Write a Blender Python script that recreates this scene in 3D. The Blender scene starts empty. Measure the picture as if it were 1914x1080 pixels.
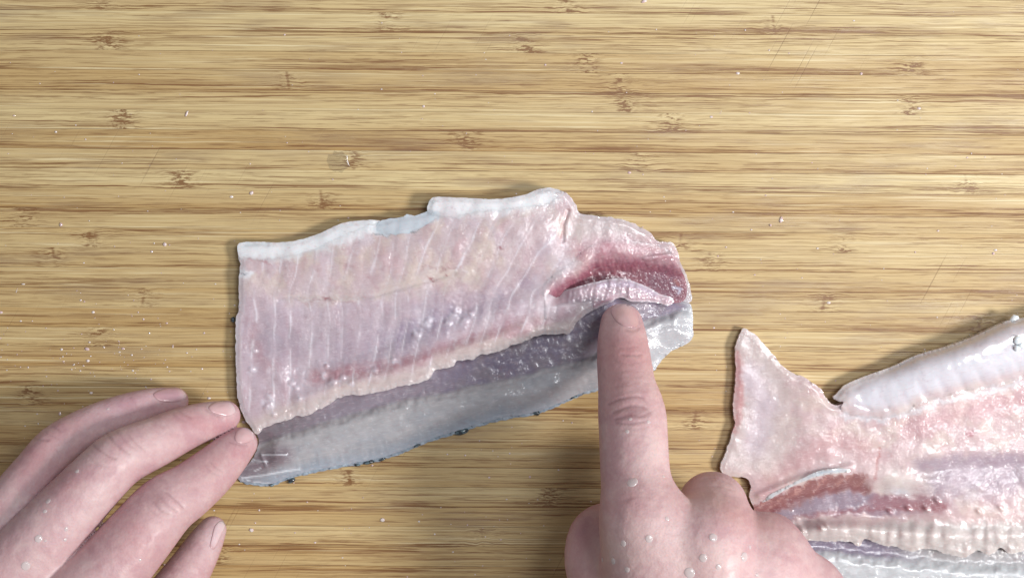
import bpy, math, random
import numpy as np
from mathutils import Vector
from mathutils.bvhtree import BVHTree

# ------------------------------------------------------------------ camera, world, lamps, exposure
scene = bpy.context.scene
C = scene.collection
CAM_H = 0.45                       # lens height above the board, metres
PXM = 6000.0                       # photograph pixels per metre on the board
cam_data = bpy.data.cameras.new("camera")
cam = bpy.data.objects.new("camera", cam_data); C.objects.link(cam)
cam.location = (0, 0, CAM_H)
cam.rotation_euler = (0, 0, 0)
cam_data.sensor_width = 36.0
cam_data.lens = 36.0 * CAM_H / (1914 / PXM)
cam_data.clip_start = 0.01
cam_data.clip_end = 50
scene.camera = cam

world = bpy.data.worlds.new("World"); scene.world = world
world.use_nodes = True
bg = world.node_tree.nodes["Background"]
bg.inputs["Color"].default_value = (0.92, 0.95, 1.0, 1)
bg.inputs["Strength"].default_value = 0.24

def lamp(name, loc, target, size, power, color, shape='DISK'):
    d = bpy.data.lights.new(name, 'AREA'); d.shape = shape; d.size = size
    d.energy = power; d.color = color
    o = bpy.data.objects.new(name, d); C.objects.link(o)
    o.location = loc
    o.rotation_euler = (Vector(target) - Vector(loc)).to_track_quat('-Z', 'Y').to_euler()
    return o

lamp("key_lamp", (0.82, -0.22, 0.74), (0.0, 0.0, 0.0), 0.24, 12.4, (1.0, 0.975, 0.95))
lamp("ceiling_lamp", (0.40, 0.22, 1.0), (0.05, 0.05, 0.0), 0.42, 5.0, (0.95, 0.97, 1.0))

scene.view_settings.view_transform = 'Standard'
scene.view_settings.look = 'None'
scene.view_settings.exposure = 0.0
scene.view_settings.gamma = 1.0
scene.render.engine = 'CYCLES'
scene.cycles.use_denoising = True
scene.cycles.max_bounces = 8
scene.cycles.sample_clamp_indirect = 4.0

# ------------------------------------------------------------------ helpers
def P(px, py, z=0.0):
    """point whose image is (px, py) when it lies z metres above the board"""
    s = (CAM_H - z) / CAM_H / PXM
    return np.stack([(np.asarray(px, float) - 957) * s, (540 - np.asarray(py, float)) * s,
                     np.broadcast_to(np.asarray(z, float), np.shape(px))], -1)

def project(co):
    s = CAM_H / (CAM_H - co[:, 2]) * PXM
    return 957 + co[:, 0] * s, 540 - co[:, 1] * s

def lin(c):
    c = np.asarray(c, float) / 255.0
    return np.where(c <= 0.04045, c / 12.92, ((c + 0.055) / 1.055) ** 2.4)

def tag(o, label=None, cat=None, group=None, kind=None):
    if label: o["label"] = label
    if cat: o["category"] = cat
    if group: o["group"] = group
    if kind: o["kind"] = kind
    return o

def empty(name, loc):
    o = bpy.data.objects.new(name, None); C.objects.link(o); o.location = loc
    o.empty_display_size = 0.01
    return o

def link_mesh(name, co, faces, mat, parent=None, col=None, smooth=True):
    me = bpy.data.meshes.new(name)
    co = np.asarray(co, np.float32)
    if parent is not None:
        co = co - np.asarray(parent.location, np.float32)
    if isinstance(faces, np.ndarray):
        n, k = faces.shape
        me.vertices.add(len(co)); me.vertices.foreach_set("co", co.ravel())
        me.loops.add(n * k); me.loops.foreach_set("vertex_index", faces.astype(np.int32).ravel())
        me.polygons.add(n)
        me.polygons.foreach_set("loop_start", np.arange(0, n * k, k, dtype=np.int32))
        me.polygons.foreach_set("loop_total", np.full(n, k, np.int32))
        me.update(calc_edges=True)
    else:
        me.from_pydata([tuple(map(float, v)) for v in co], [], faces); me.update()
    if smooth:
        me.polygons.foreach_set("use_smooth", np.ones(len(me.polygons), bool))
    if col is not None:
        a = me.color_attributes.new("tint", 'FLOAT_COLOR', 'POINT')
        c4 = np.ones((len(co), 4), np.float32); c4[:, :col.shape[1]] = col
        a.data.foreach_set("color", c4.ravel())
    me.materials.append(mat)
    o = bpy.data.objects.new(name, me); C.objects.link(o)
    if parent is not None: o.parent = parent
    return o

# --- noise in numpy
def _h(ix, iy, seed):
    h = (ix.astype(np.int64) * 374761393 + iy.astype(np.int64) * 668265263 + seed * 974711) & 0xffffffff
    h = ((h ^ (h >> 13)) * 1274126177) & 0xffffffff
    h = ((h ^ (h >> 16)) * 2246822519) & 0xffffffff
    return ((h ^ (h >> 15)) & 0xffff) / 65535.0

def vn(x, y, seed=0):
    x = np.asarray(x, float) + seed * 0.37; y = np.asarray(y, float) - seed * 0.61
    x, y = np.broadcast_arrays(x, y)
    ix, iy = np.floor(x), np.floor(y)
    fx, fy = x - ix, y - iy
    def g(i, j):
        a = _h(ix + i, iy + j, seed) * 6.2831853
        return np.cos(a) * (fx - i) + np.sin(a) * (fy - j)
    u = fx ** 3 * (fx * (fx * 6 - 15) + 10); v = fy ** 3 * (fy * (fy * 6 - 15) + 10)
    a = g(0, 0) * (1 - u) + g(1, 0) * u; b = g(0, 1) * (1 - u) + g(1, 1) * u
    return np.clip(0.5 + 0.80 * (a * (1 - v) + b * v), 0, 1)

def fbm(x, y, seed=0, octs=4):
    s = 0; a = 0.5; t = 0
    for i in range(octs):
        s = s + a * vn(x, y, seed + i * 17); t += a; a *= 0.5
        x = x * 2.03 + 5.1; y = y * 2.03 + 1.7
    return s / t

def ss(a, b, x):
    t = np.clip((x - a) / (b - a), 0, 1); return t * t * (3 - 2 * t)

def seg_dist(x, y, pts):
    d = np.full(np.shape(x), 1e9)
    for (x0, y0), (x1, y1) in zip(pts[:-1], pts[1:]):
        dx, dy = x1 - x0, y1 - y0
        t = np.clip(((x - x0) * dx + (y - y0) * dy) / (dx * dx + dy * dy + 1e-9), 0, 1)
        d = np.minimum(d, np.hypot(x - x0 - t * dx, y - y0 - t * dy))
    return d

def line(x, y, pts, w, soft=None):
    soft = w if soft is None else soft
    return 1 - ss(w - soft * 0.5, w + soft * 0.5, seg_dist(x, y, pts))

def blob(x, y, cx, cy, rx, ry=None, ang=0.0):
    ry = ry or rx; c, s = math.cos(math.radians(ang)), math.sin(math.radians(ang))
    u = ((x - cx) * c + (y - cy) * s) / rx; v = (-(x - cx) * s + (y - cy) * c) / ry
    return np.exp(-(u * u + v * v))

def yat(pts):
    a = np.array(sorted(pts), float)
    return lambda x: np.interp(x, a[:, 0], a[:, 1])

class Tint:
    def __init__(s, x, c): s.c = np.tile(lin(c), (len(x), 1))
    def mix(s, c, w):
        w = np.clip(w, 0, 1)[:, None]; s.c = s.c * (1 - w) + lin(c) * w

# --- slab of flesh: a closed relief cut to an outline
def densify(pts, step=3.0, smooth=True):
    p = np.array(pts, float); n = len(p); out = []
    for i in range(n):
        p0, p1, p2, p3 = p[i - 1], p[i], p[(i + 1) % n], p[(i + 2) % n]
        k = max(1, int(np.hypot(*(p2 - p1)) / step))
        for j in range(k):
            t = j / k
            if smooth:
                m1, m2 = (p2 - p0) * 0.5, (p3 - p1) * 0.5
                L = np.hypot(*(p2 - p1))
                for m in (m1, m2):
                    q = np.hypot(*m)
                    if q > L: m *= L / q
                out.append((2*t**3-3*t**2+1)*p1 + (t**3-2*t**2+t)*m1 + (-2*t**3+3*t**2)*p2 + (t**3-t**2)*m2)
            else: out.append(p1 + (p2 - p1) * t)
    return np.array(out)

def slab(name, outline, zfun, colfun, mat, parent, step=2.5, zbot=0.0003, rag=0.0, rag_scale=9.0, seed=1, sat=0.86):
    o = densify(outline)
    if rag:
        tang = np.roll(o, -1, 0) - np.roll(o, 1, 0)
        nor = np.stack([-tang[:, 1], tang[:, 0]], 1); nor /= np.linalg.norm(nor, axis=1)[:, None] + 1e-9
        o = o + nor * ((fbm(o[:, 0] / rag_scale, o[:, 1] / rag_scale, seed, 3) - 0.5) * 2 * rag)[:, None]
    x0, y0 = o.min(0) - step; x1, y1 = o.max(0) + step
    gx = np.arange(x0, x1 + step, step); gy = np.arange(y0, y1 + step, step)
    inside = np.zeros((len(gy), len(gx)), bool)
    ax, ay = o[:, 0], o[:, 1]; bx, by = np.roll(ax, -1), np.roll(ay, -1)
    for r, yy in enumerate(gy):
        hit = (ay <= yy) != (by <= yy)
        xs = np.sort(ax[hit] + (yy - ay[hit]) / (by[hit] - ay[hit]) * (bx[hit] - ax[hit]))
        inside[r] = np.searchsorted(xs, gx) % 2 == 1
    q = inside[:-1, :-1] & inside[1:, :-1] & inside[:-1, 1:] & inside[1:, 1:]
    used = np.zeros_like(inside)
    used[:-1, :-1] |= q; used[1:, :-1] |= q; used[:-1, 1:] |= q; used[1:, 1:] |= q
    idx = np.full(inside.shape, -1); n = used.sum(); idx[used] = np.arange(n)
    YY, XX = np.meshgrid(gy, gx, indexing='ij'); X = XX[used].copy(); Y = YY[used].copy()
    r, c = np.nonzero(q)
    F = np.stack([idx[r, c], idx[r + 1, c], idx[r + 1, c + 1], idx[r, c + 1]], 1)   # up-facing
    # nearest outline point
    D = np.empty(n); K = np.empty(n, int)
    for s in range(0, n, 4000):
        dd = (X[s:s+4000, None] - ax[None]) ** 2 + (Y[s:s+4000, None] - ay[None]) ** 2
        K[s:s+4000] = dd.argmin(1); D[s:s+4000] = np.sqrt(dd.min(1))
    E = np.concatenate([F[:, [0, 1]], F[:, [1, 2]], F[:, [2, 3]], F[:, [3, 0]]])
    key = E[:, 0].astype(np.int64) * (n + 1) + E[:, 1]; rev = E[:, 1].astype(np.int64) * (n + 1) + E[:, 0]
    B = E[~np.isin(key, rev)]
    bv = np.unique(B); X[bv] = ax[K[bv]]; Y[bv] = ay[K[bv]]; D[bv] = 0
    Z = zfun(X, Y, D)
    dB = np.bincount(B[:, 0], minlength=n) + np.bincount(B[:, 1], minlength=n)
    for _ in range(6):
        av = (np.bincount(B[:, 0], Z[B[:, 1]], minlength=n) + np.bincount(B[:, 1], Z[B[:, 0]], minlength=n)) / np.maximum(dB, 1)
        Z[bv] = 0.4 * Z[bv] + 0.6 * av[bv]
    rim = D < 3.2 * step; dg = np.bincount(E[:, 0], minlength=n) + np.bincount(E[:, 1], minlength=n)
    for _ in range(4):
        av = (np.bincount(E[:, 0], Z[E[:, 1]], minlength=n) + np.bincount(E[:, 1], Z[E[:, 0]], minlength=n)) / np.maximum(dg, 1)
        Z = np.where(rim, 0.4 * Z + 0.6 * av, Z)
    zb = zbot(X, Y, D, Z) if callable(zbot) else np.minimum(np.full(n, zbot), Z - 0.0003)
    top = P(X, Y, Z); bot = top.copy(); bot[:, 2] = zb
    rid = np.full(n, -1); rid[bv] = np.arange(len(bv)); m_ = len(bv)       # the cut edge keeps its own corner
    side = np.stack([rid[B[:, 1]], rid[B[:, 0]], rid[B[:, 0]] + m_, rid[B[:, 1]] + m_], 1) + 2 * n
    faces = np.concatenate([F, F[:, ::-1] + n, side])
    col = grade(colfun(X, Y, D), sat, (0.93, 0.93, 0.965))
    return link_mesh(name, np.concatenate([top, bot, top[bv], bot[bv]]), faces, mat, parent, np.concatenate([col, col, col[bv], col[bv]]))

def grade(c, sat, gain):
    l = (c @ np.array([.3, .55, .15]))[:, None]
    return np.clip((l + (c - l) * sat) * np.array(gain), 0, 0.92)

def prof(d, w):
    t = np.clip(d / w, 0, 1); return np.sqrt(np.maximum(0, 1 - (1 - t) ** 2))

# --- shader expressions
class S:
    def __init__(s, nt, sock): s.nt, s.k = nt, sock
    def m(s, op, *a, clamp=False):
        n = s.nt.nodes.new('ShaderNodeMath'); n.operation = op; n.use_clamp = clamp
        for i, v in enumerate((s,) + a):
            if isinstance(v, S): s.nt.links.new(v.k, n.inputs[i])
            else: n.inputs[i].default_value = v
        return S(s.nt, n.outputs[0])
    def __add__(s, o): return s.m('ADD', o)
    def __radd__(s, o): return s.m('ADD', o)
    def __sub__(s, o): return s.m('SUBTRACT', o)
    def __rsub__(s, o): return (s * -1.0) + o
    def __mul__(s, o): return s.m('MULTIPLY', o)
    def __rmul__(s, o): return s.m('MULTIPLY', o)
    def __truediv__(s, o): return s.m('DIVIDE', o)
    def pow(s, o): return s.m('POWER', o)
    def abs(s): return s.m('ABSOLUTE')
    def exp(s): return s.m('EXPONENT')
    def sin(s): return s.m('SINE')
    def max(s, o): return s.m('MAXIMUM', o)
    def min(s, o): return s.m('MINIMUM', o)
    def ramp(s, a, b, c=0.0, d=1.0):
        n = s.nt.nodes.new('ShaderNodeMapRange'); n.interpolation_type = 'SMOOTHSTEP'
        s.nt.links.new(s.k, n.inputs[0])
        for i, v in enumerate((a, b, c, d)): n.inputs[i + 1].default_value = v
        return S(s.nt, n.outputs[0])

class Mat:
    def __init__(s, name):
        s.mat = bpy.data.materials.new(name); s.mat.use_nodes = True
        s.nt = s.mat.node_tree; s.bsdf = s.nt.nodes["Principled BSDF"]
    def new(s, t): return s.nt.nodes.new(t)
    def link(s, a, b): s.nt.links.new(a.k if isinstance(a, S) else a, b)
    def sep(s, sock):
        n = s.new('ShaderNodeSeparateXYZ'); s.nt.links.new(sock, n.inputs[0]); return [S(s.nt, k) for k in n.outputs]
    def vec(s, x, y, z):
        n = s.new('ShaderNodeCombineXYZ')
        for i, v in enumerate((x, y, z)):
            if isinstance(v, S): s.nt.links.new(v.k, n.inputs[i])
            else: n.inputs[i].default_value = v
        return n.outputs[0]
    def noise(s, vec, scale=1.0, detail=2.0, rough=0.5, dist=0.0):
        n = s.new('ShaderNodeTexNoise'); n.inputs['Scale'].default_value = scale
        n.inputs['Detail'].default_value = detail; n.inputs['Roughness'].default_value = rough
        n.inputs['Distortion'].default_value = dist
        if vec is not None: s.nt.links.new(vec, n.inputs['Vector'])
        return S(s.nt, n.outputs['Fac'])
    def voronoi(s, vec, scale, feature='F1'):
        n = s.new('ShaderNodeTexVoronoi'); n.feature = feature; n.voronoi_dimensions = '2D'; n.inputs['Scale'].default_value = scale
        if vec is not None: s.nt.links.new(vec, n.inputs['Vector'])
        return S(s.nt, n.outputs['Distance'])
    def attr(s, name, kind='GEOMETRY', out='Fac'):
        n = s.new('ShaderNodeAttribute'); n.attribute_name = name; n.attribute_type = kind
        return S(s.nt, n.outputs[out])
    def obj(s): return s.new('ShaderNodeTexCoord').outputs['Object']
    def pos(s): return s.new('ShaderNodeNewGeometry').outputs['Position']
    def mix(s, a, b, f, mode='MIX'):
        n = s.new('ShaderNodeMix'); n.data_type = 'RGBA'; n.blend_type = mode
        for v, i in ((f, 0), (a, 6), (b, 7)):
            if isinstance(v, S): s.nt.links.new(v.k, n.inputs[i])
            elif hasattr(v, 'is_output'): s.nt.links.new(v, n.inputs[i])
            elif isinstance(v, (int, float)): n.inputs[i].default_value = v
            else: n.inputs[i].default_value = tuple(v) + (1,)
        return n.outputs[2]
    def bump(s, h, strength, dist, normal=None):
        n = s.new('ShaderNodeBump'); n.inputs['Strength'].default_value = strength
        n.inputs['Distance'].default_value = dist; s.link(h, n.inputs['Height'])
        if normal is not None: s.nt.links.new(normal, n.inputs['Normal'])
        return n.outputs[0]
    def set(s, **kw):
        names = {'color': 'Base Color', 'rough': 'Roughness', 'sss': 'Subsurface Weight', 'sss_r': 'Subsurface Radius',
                 'sss_s': 'Subsurface Scale', 'coat': 'Coat Weight', 'coat_r': 'Coat Roughness', 'ior': 'IOR',
                 'normal': 'Normal', 'coat_n': 'Coat Normal', 'trans': 'Transmission Weight', 'spec': 'Specular IOR Level', 'alpha': 'Alpha'}
        for k, v in kw.items():
            i = s.bsdf.inputs[names[k]]
            if isinstance(v, S) or hasattr(v, 'is_output'): s.link(v, i)
            elif k == 'color': i.default_value = tuple(v) + (1,)
            else: i.default_value = v

# ------------------------------------------------------------------ materials
def bamboo_material():
    m = Mat("bamboo")
    x, y, z = m.sep(m.obj())
    info = m.new('ShaderNodeObjectInfo'); rnd = S(m.nt, info.outputs['Random'])
    tone = m.attr("tone", 'OBJECT'); flip = m.attr("flip", 'OBJECT')
    r1 = rnd * 37.0
    v = y * flip / 0.00615 + 0.5                         # 0..1 across the strip
    g = None; wob = None; core = None; wing = None
    for nm in ("node_a", "node_b", "node_c"):
        dx = x - m.attr(nm, 'OBJECT')
        gi = ((dx / 0.0075).pow(2.0) * -1.0).exp()
        ci = ((dx / 0.0036).pow(2.0) * -1.0).exp()
        ki = (((dx + (v - 0.5) * 0.001) / 0.0005).pow(2.0) * -1.0).exp()
        g = gi if g is None else g.max(gi)
        core = ci if core is None else core.max(ci)
        wing = ki if wing is None else wing.max(ki)
    # slow waviness of the fibres, stronger near the joints of the cane
    wav = m.noise(m.vec(x * 45.0, r1, 0.0), 1.0, 2.0) - 0.5
    wav2 = m.noise(m.vec(x * 260.0, y * 300.0, r1), 1.0, 2.0) - 0.5
    yy = y + wav * 0.0007 + wav2 * g * 0.0016
    # long vascular fibres
    long_f = m.noise(m.vec(x * 14.0, yy * 1500.0, r1), 1.0, 3.0, 0.62)
    mid_f = m.noise(m.vec(x * 46.0, yy * 2300.0, r1 + 9.0), 1.0, 3.0, 0.6)
    short_f = m.noise(m.vec(x * 130.0, yy * 1900.0, r1 + 21.0), 1.0, 2.0, 0.55)
    patch = m.noise(m.vec(x * 16.0, yy * 260.0, r1 + 5.0), 1.0, 2.0)
    dens = (1.0 - v).pow(2.2) * 0.85 + patch * 0.9 - 0.12
    dens = dens.max(0.04).min(1.2)
    f1 = long_f.ramp(0.51, 0.59) * dens
    f2 = mid_f.ramp(0.53, 0.62) * (dens * 0.9 + 0.2)
    f3 = short_f.ramp(0.55, 0.64) * (g * 0.6 + 0.34) * patch.ramp(0.3, 0.6)
    fib = (f1 * 0.72 + f2 * 0.72 + f3 * 0.85).min(1.0)
    # joint of the cane: torn dark fibres, a short crosswise line
    tn = m.noise(m.vec(x * 420.0, y * 1500.0, r1 + 3.0), 1.0, 3.0, 0.6)
    tear = tn.ramp(0.46, 0.58) * core * (rnd * 0.8 + 0.6) * m.noise(m.vec(x * 90.0, y * 420.0, r1), 1.0, 1.0).ramp(0.36, 0.6)
    cross = wing * (1.0 - rnd) * m.noise(m.vec(x * 60.0, y * 500.0, r1 + 1.0), 1.0, 1.0).ramp(0.42, 0.60)
    dark = (fib + tear * 1.0 + cross * 0.7).min(1.0)
    # base tone
    drift = m.noise(m.vec(x * 7.0, y * 120.0, r1 + 2.0), 1.0, 2.0)
    t = (tone + (drift - 0.5) * 0.75 - (1.0 - v).pow(3.0) * 0.22 + core * 0.10).min(1.0).max(0.0)
    base = m.mix(lin((174, 138, 84)), lin((216, 197, 149)), t)
    grain = m.noise(m.vec(x * 24.0, yy * 6500.0, r1), 1.0, 2.0, 0.7)
    base = m.mix(base, lin((150, 110, 62)), (grain.ramp(0.46, 0.70) * 0.42))
    base = m.mix(base, lin((114, 70, 34)), dark * 0.86)
    pale = m.noise(m.vec(x * 13.0, yy * 1900.0, r1 + 31.0), 1.0, 3.0, 0.6)
    base = m.mix(base, lin((226, 212, 172)), pale.ramp(0.54, 0.68) * patch.ramp(0.62, 0.38) * (1.0 - dark) * 0.75)
    # glue lines
    edge = (v - 0.5).abs().ramp(0.470, 0.497) * m.noise(m.vec(x * 22.0, r1 + 8.0, 0.0), 1.0, 2.0).ramp(0.42, 0.62)
    base = m.mix(base, lin((96, 60, 30)), edge * 0.7)
    # wet, slightly grey patches soaked into the wood
    wx, wy, wz = m.sep(m.pos())
    st = m.noise(m.vec(wx * 20.0, wy * 150.0, 0.4), 1.0, 4.0, 0.6)
    stain = st.ramp(0.52, 0.72)
    base = m.mix(base, lin((136, 112, 92)), stain * 0.36)
    # fine knife scratches
    a = math.radians(62)
    ca, sa = math.cos(a), math.sin(a)
    sc = m.noise(m.vec((wx * ca + wy * sa) * 22.0, (wy * ca - wx * sa) * 1500.0, 2.0), 1.0, 1.0)
    scr = sc.ramp(0.69, 0.74) * m.noise(m.vec(wx * 17.0, wy * 17.0, 7.0), 1.0, 2.0).ramp(0.50, 0.66)
    base = m.mix(base, lin((104, 74, 44)), scr * 0.4)
    rough = m.noise(m.vec(wx * 55.0, wy * 160.0, 3.0), 1.0, 3.0).ramp(0.3, 0.7, 0.36, 0.52) - stain * 0.12
    n = m.bump((dark * -0.6 + grain * 0.25 - scr * 0.6), 0.35, 0.00035)
    m.set(color=base, rough=rough, normal=n, spec=0.45)
    return m.mat

def flesh_material(name, rough=0.34, coat=0.85, sss=0.45, bump=0.42, spark=0.75, gloss_scale=1.0, blur=0.7):
    m = Mat(name)
    col = m.attr("tint", out='Color').k
    p = m.pos()
    mott = m.noise(p, 420.0, 4.0, 0.6)
    c = m.mix(col, lin((222, 218, 226)), mott.ramp(0.56, 0.80) * 0.20)
    c = m.mix(c, lin((150, 100, 108)), mott.ramp(0.46, 0.22) * 0.20)
    fx, fy, fz = m.sep(p)
    grainf = m.noise(m.vec(fx * 420.0 + fy * 160.0, fy * 2400.0 - fx * 500.0, fz * 400.0), 1.0, 3.0, 0.6)
    c = m.mix(c, lin((226, 214, 216)), grainf.ramp(0.54, 0.70) * 0.20)
    c = m.mix(c, lin((160, 118, 128)), grainf.ramp(0.45, 0.30) * 0.16)
    fib = m.noise(p, 1700.0 * gloss_scale, 3.0, 0.6) * 0.6 + grainf * 0.8
    wet = m.noise(p, 820.0 * gloss_scale, 2.0, 0.5)
    pool = m.noise(p, 150.0, 3.0, 0.6).ramp(0.40, 0.58)
    drops = m.voronoi(p, 980.0 * gloss_scale).ramp(0.48, 0.0) + m.voronoi(p, 1900.0 * gloss_scale).ramp(0.46, 0.0) * 0.45
    h1 = fib * 0.25 + wet * 0.4
    h2 = wet * 1.0 + drops * pool * spark * 1.05 + fib * 0.10
    m.set(color=c, rough=rough, sss=sss, sss_r=(0.0050, 0.0030, 0.0026), sss_s=blur, ior=1.38, coat=coat, coat_r=0.10,
          normal=m.bump(h1, bump * 0.28, 0.0004), coat_n=m.bump(h2, 1.0, 0.00040 * bump))
    m.bsdf.inputs['Coat IOR'].default_value = 1.65
    return m.mat

def skin_material():
    m = Mat("hand_skin")
    col = m.attr("tint", out='Color').k
    p = m.pos()
    mott = m.noise(p, 160.0, 4.0, 0.6)
    c = m.mix(col, lin((172, 128, 134)), mott.ramp(0.5, 0.75) * 0.30)
    c = m.mix(c, lin((206, 186, 182)), mott.ramp(0.48, 0.25) * 0.25)
    cell = m.voronoi(p, 1250.0); fine = m.noise(p, 2600.0, 2.0)
    soft = m.noise(p, 330.0, 2.0)
    m.set(color=c, rough=m.noise(p, 240.0, 3.0).ramp(0.35, 0.65, 0.46, 0.62), sss=0.25, sss_r=(0.004, 0.0017, 0.0011), sss_s=1.0,
          coat=0.04, coat_r=0.2, normal=m.bump(cell * 0.4 + fine * 0.5 + soft * 0.6, 0.24, 0.0004))
    return m.mat

def nail_material():
    m = Mat("fingernail_plate")
    col = m.attr("tint", out='Color').k
    ridg = m.noise(m.pos(), 900.0, 2.0)
    m.set(color=col, rough=0.3, sss=0.2, sss_r=(0.002, 0.001, 0.001), sss_s=1.0, coat=0.35, coat_r=0.12,
          normal=m.bump(ridg, 0.08, 0.0003))
    return m.mat

def water_material():
    m = Mat("water")
    nt = m.nt; out = nt.nodes["Material Output"]
    tr = m.new('ShaderNodeBsdfTransparent'); gl = m.new('ShaderNodeBsdfGlossy'); gl.inputs['Roughness'].default_value = 0.07
    df = m.new('ShaderNodeBsdfDiffuse'); df.inputs['Color'].default_value = (0.8, 0.76, 0.75, 1)
    m1 = m.new('ShaderNodeMixShader'); m1.inputs[0].default_value = 0.45
    nt.links.new(tr.outputs[0], m1.inputs[1]); nt.links.new(df.outputs[0], m1.inputs[2])
    m2 = m.new('ShaderNodeMixShader'); m2.inputs[0].default_value = 0.06
    nt.links.new(m1.outputs[0], m2.inputs[1]); nt.links.new(gl.outputs[0], m2.inputs[2])
    nt.links.new(m2.outputs[0], out.inputs['Surface'])
    return m.mat

def crumb_material():
    m = Mat("fish_crumb")
    n = m.noise(m.pos(), 900.0, 2.0)
    m.set(color=m.mix(lin((226, 214, 208)), lin((205, 176, 176)), n.ramp(0.4, 0.6)), rough=0.25, sss=0.2,
          sss_r=(0.001, 0.0006, 0.0005), sss_s=1.0, coat=0.8, coat_r=0.06)
    return m.mat

def scale_material():
    m = Mat("fish_scale")
    n = m.noise(m.pos(), 700.0, 3.0)
    m.set(color=m.mix(lin((44, 52, 58)), lin((98, 118, 126)), n.ramp(0.4, 0.65)), rough=0.25, coat=0.8, coat_r=0.08)
    return m.mat

M_BAMBOO = bamboo_material()
M_FLESH = flesh_material("fish_flesh")
M_RED = flesh_material("red_muscle_flesh", rough=0.3, coat=0.9, sss=0.3, bump=0.4, spark=0.8)
M_MEMB = flesh_material("belly_membrane", rough=0.26, coat=1.0, sss=0.4, bump=0.05, spark=0.1, gloss_scale=0.5)
M_SKINF = flesh_material("fish_skin_inside", rough=0.32, coat=0.8, sss=0.3, bump=0.26, spark=0.5, blur=0.35)
M_SKIN = skin_material(); M_NAIL = nail_material(); M_WATER = water_material()
M_CRUMB = crumb_material(); M_SCALE = scale_material()

# ------------------------------------------------------------------ cutting board: bamboo strips glued side by side
PITCH = 36.9 / PXM
TH = 0.018
board = empty("cutting_board", (0, 0, -TH))
board.rotation_euler = (0, 0, -math.radians(0.41))
tag(board, "pale bamboo cutting board of narrow glued strips under the fish and hands", "cutting board")
LEN = 0.50
def strip_mesh():
    hw = PITCH / 2 - 0.000005; b = 0.00003; hl = LEN / 2
    prof_ = [(-hw, 0), (-hw, TH - b), (-hw + b, TH), (hw - b, TH), (hw, TH - b), (hw, 0)]
    v = [(-hl, y, z) for y, z in prof_] + [(hl, y, z) for y, z in prof_]
    f = [(i, i + 1, i + 7, i + 6) for i in range(5)] + [(5, 0, 6, 11), (5, 4, 3, 2, 1, 0), (6, 7, 8, 9, 10, 11)]
    me = bpy.data.meshes.new("bamboo_strip"); me.from_pydata(v, [], f); me.update(); me.materials.append(M_BAMBOO)
    return me
SM = strip_mesh()
# cane joints seen in the photograph: strip row counted from the strip whose upper edge lies at y = 240 at the left side
JOINTS = {-7: (190, 1055), -6: (720, 1443), -5: (200, 980), -4: (1095, 1700), -3: (535, 1155), -2: (1165, 1695), -1: (225, 1250),
          0: (865,), 1: (657, 1190), 2: (335, 1805), 3: (600,), 4: (42, 1100), 5: (165, 1270, 1575), 6: (100, 1328), 8: (268, 1540),
          9: (1830,), 10: (185,), 17: (655,), 18: (1030,), 21: (415,), 13: (60,), 14: (1300,), 20: (905,)}
TONES = {-7: .78, -6: .85, -5: .80, -4: .52, -3: .42, -2: .68, -1: .74, 0: .40, 1: .66, 2: .80, 3: .46, 4: .55, 5: .60, 6: .66, 7: .52,
         8: .58, 9: .44, 10: .55, 11: .42, 12: .50, 13: .38, 14: .55, 15: .42, 16: .52, 17: .50, 18: .62, 19: .40, 20: .55, 21: .46, 22: .38, 23: .5}
rng = random.Random(11)
for k in range(-17, 34):
    o = bpy.data.objects.new("bamboo_strip", SM); C.objects.link(o); o.parent = board
    yc = 240 + 0.0071 * 957 + 36.9 * (k + 0.5)
    o.location = (0, (540 - yc) / PXM, rng.uniform(-0.00004, 0.00004))
    js = [(j - 957) / PXM for j in JOINTS.get(k, ())]
    if k < -7 or k > 23: js = [rng.uniform(-0.2, 0.2)]
    if k in JOINTS and len(js) < 3: js.append(rng.choice((-0.2, 0.21)) + rng.uniform(-0.01, 0.01))
    while len(js) < 3: js.append(9.0)
    o["node_a"], o["node_b"], o["node_c"] = js
    o["tone"] = TONES.get(k, rng.uniform(0.4, 0.8)); o["flip"] = 1.0 if rng.random() < 0.25 else -1.0
    if k in (-4, -3, 0, 3, 9): o["flip"] = -1.0
    o["flip"] = -o["flip"]

# ------------------------------------------------------------------ fillet in the middle
lip = yat([(478, 815), (491, 801), (509, 793), (538, 784), (553, 778), (574, 776), (592, 766), (613, 758), (627, 747), (648, 739), (678, 738),
           (701, 733), (731, 727), (752, 721), (775, 717), (802, 708), (812, 692), (826, 689), (847, 684), (855, 675), (882, 672), (899, 663),
           (932, 657), (954, 646), (977, 640), (1004, 628), (1032, 625), (1049, 625), (1066, 622), (1077, 604), (1093, 588), (1118, 575),
           (1143, 563), (1160, 556), (1179, 563), (1207, 563), (1232, 566), (1294, 575)])
gray_top = yat([(440, 842), (484, 831), (509, 821), (533, 813), (562, 806), (598, 793), (624, 785), (657, 776), (695, 766), (725, 757), (761, 748),
                (790, 742), (820, 738), (850, 732), (882, 721), (915, 717), (943, 711), (971, 704), (993, 699), (1021, 688), (1054, 682),
                (1096, 672), (1150, 640), (1200, 602), (1250, 588), (1294, 572)])
bottom_pts = [(1294, 580), (1295, 610), (1294, 632), (1280, 645), (1255, 656), (1236, 674), (1222, 692), (1196, 703), (1130, 722), (1085, 735),
              (1040, 755), (1000, 770), (950, 778), (900, 790), (860, 803), (800, 822), (740, 846), (690, 860), (640, 868), (590, 878), (540, 890),
              (512, 902), (480, 902), (447, 898)]
fillet = empty("fish_fillet", (-0.015, -0.012, 0.0))
tag(fillet, "pink fish fillet in the middle held by the left hand under a pointing finger", "fish fillet")

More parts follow.
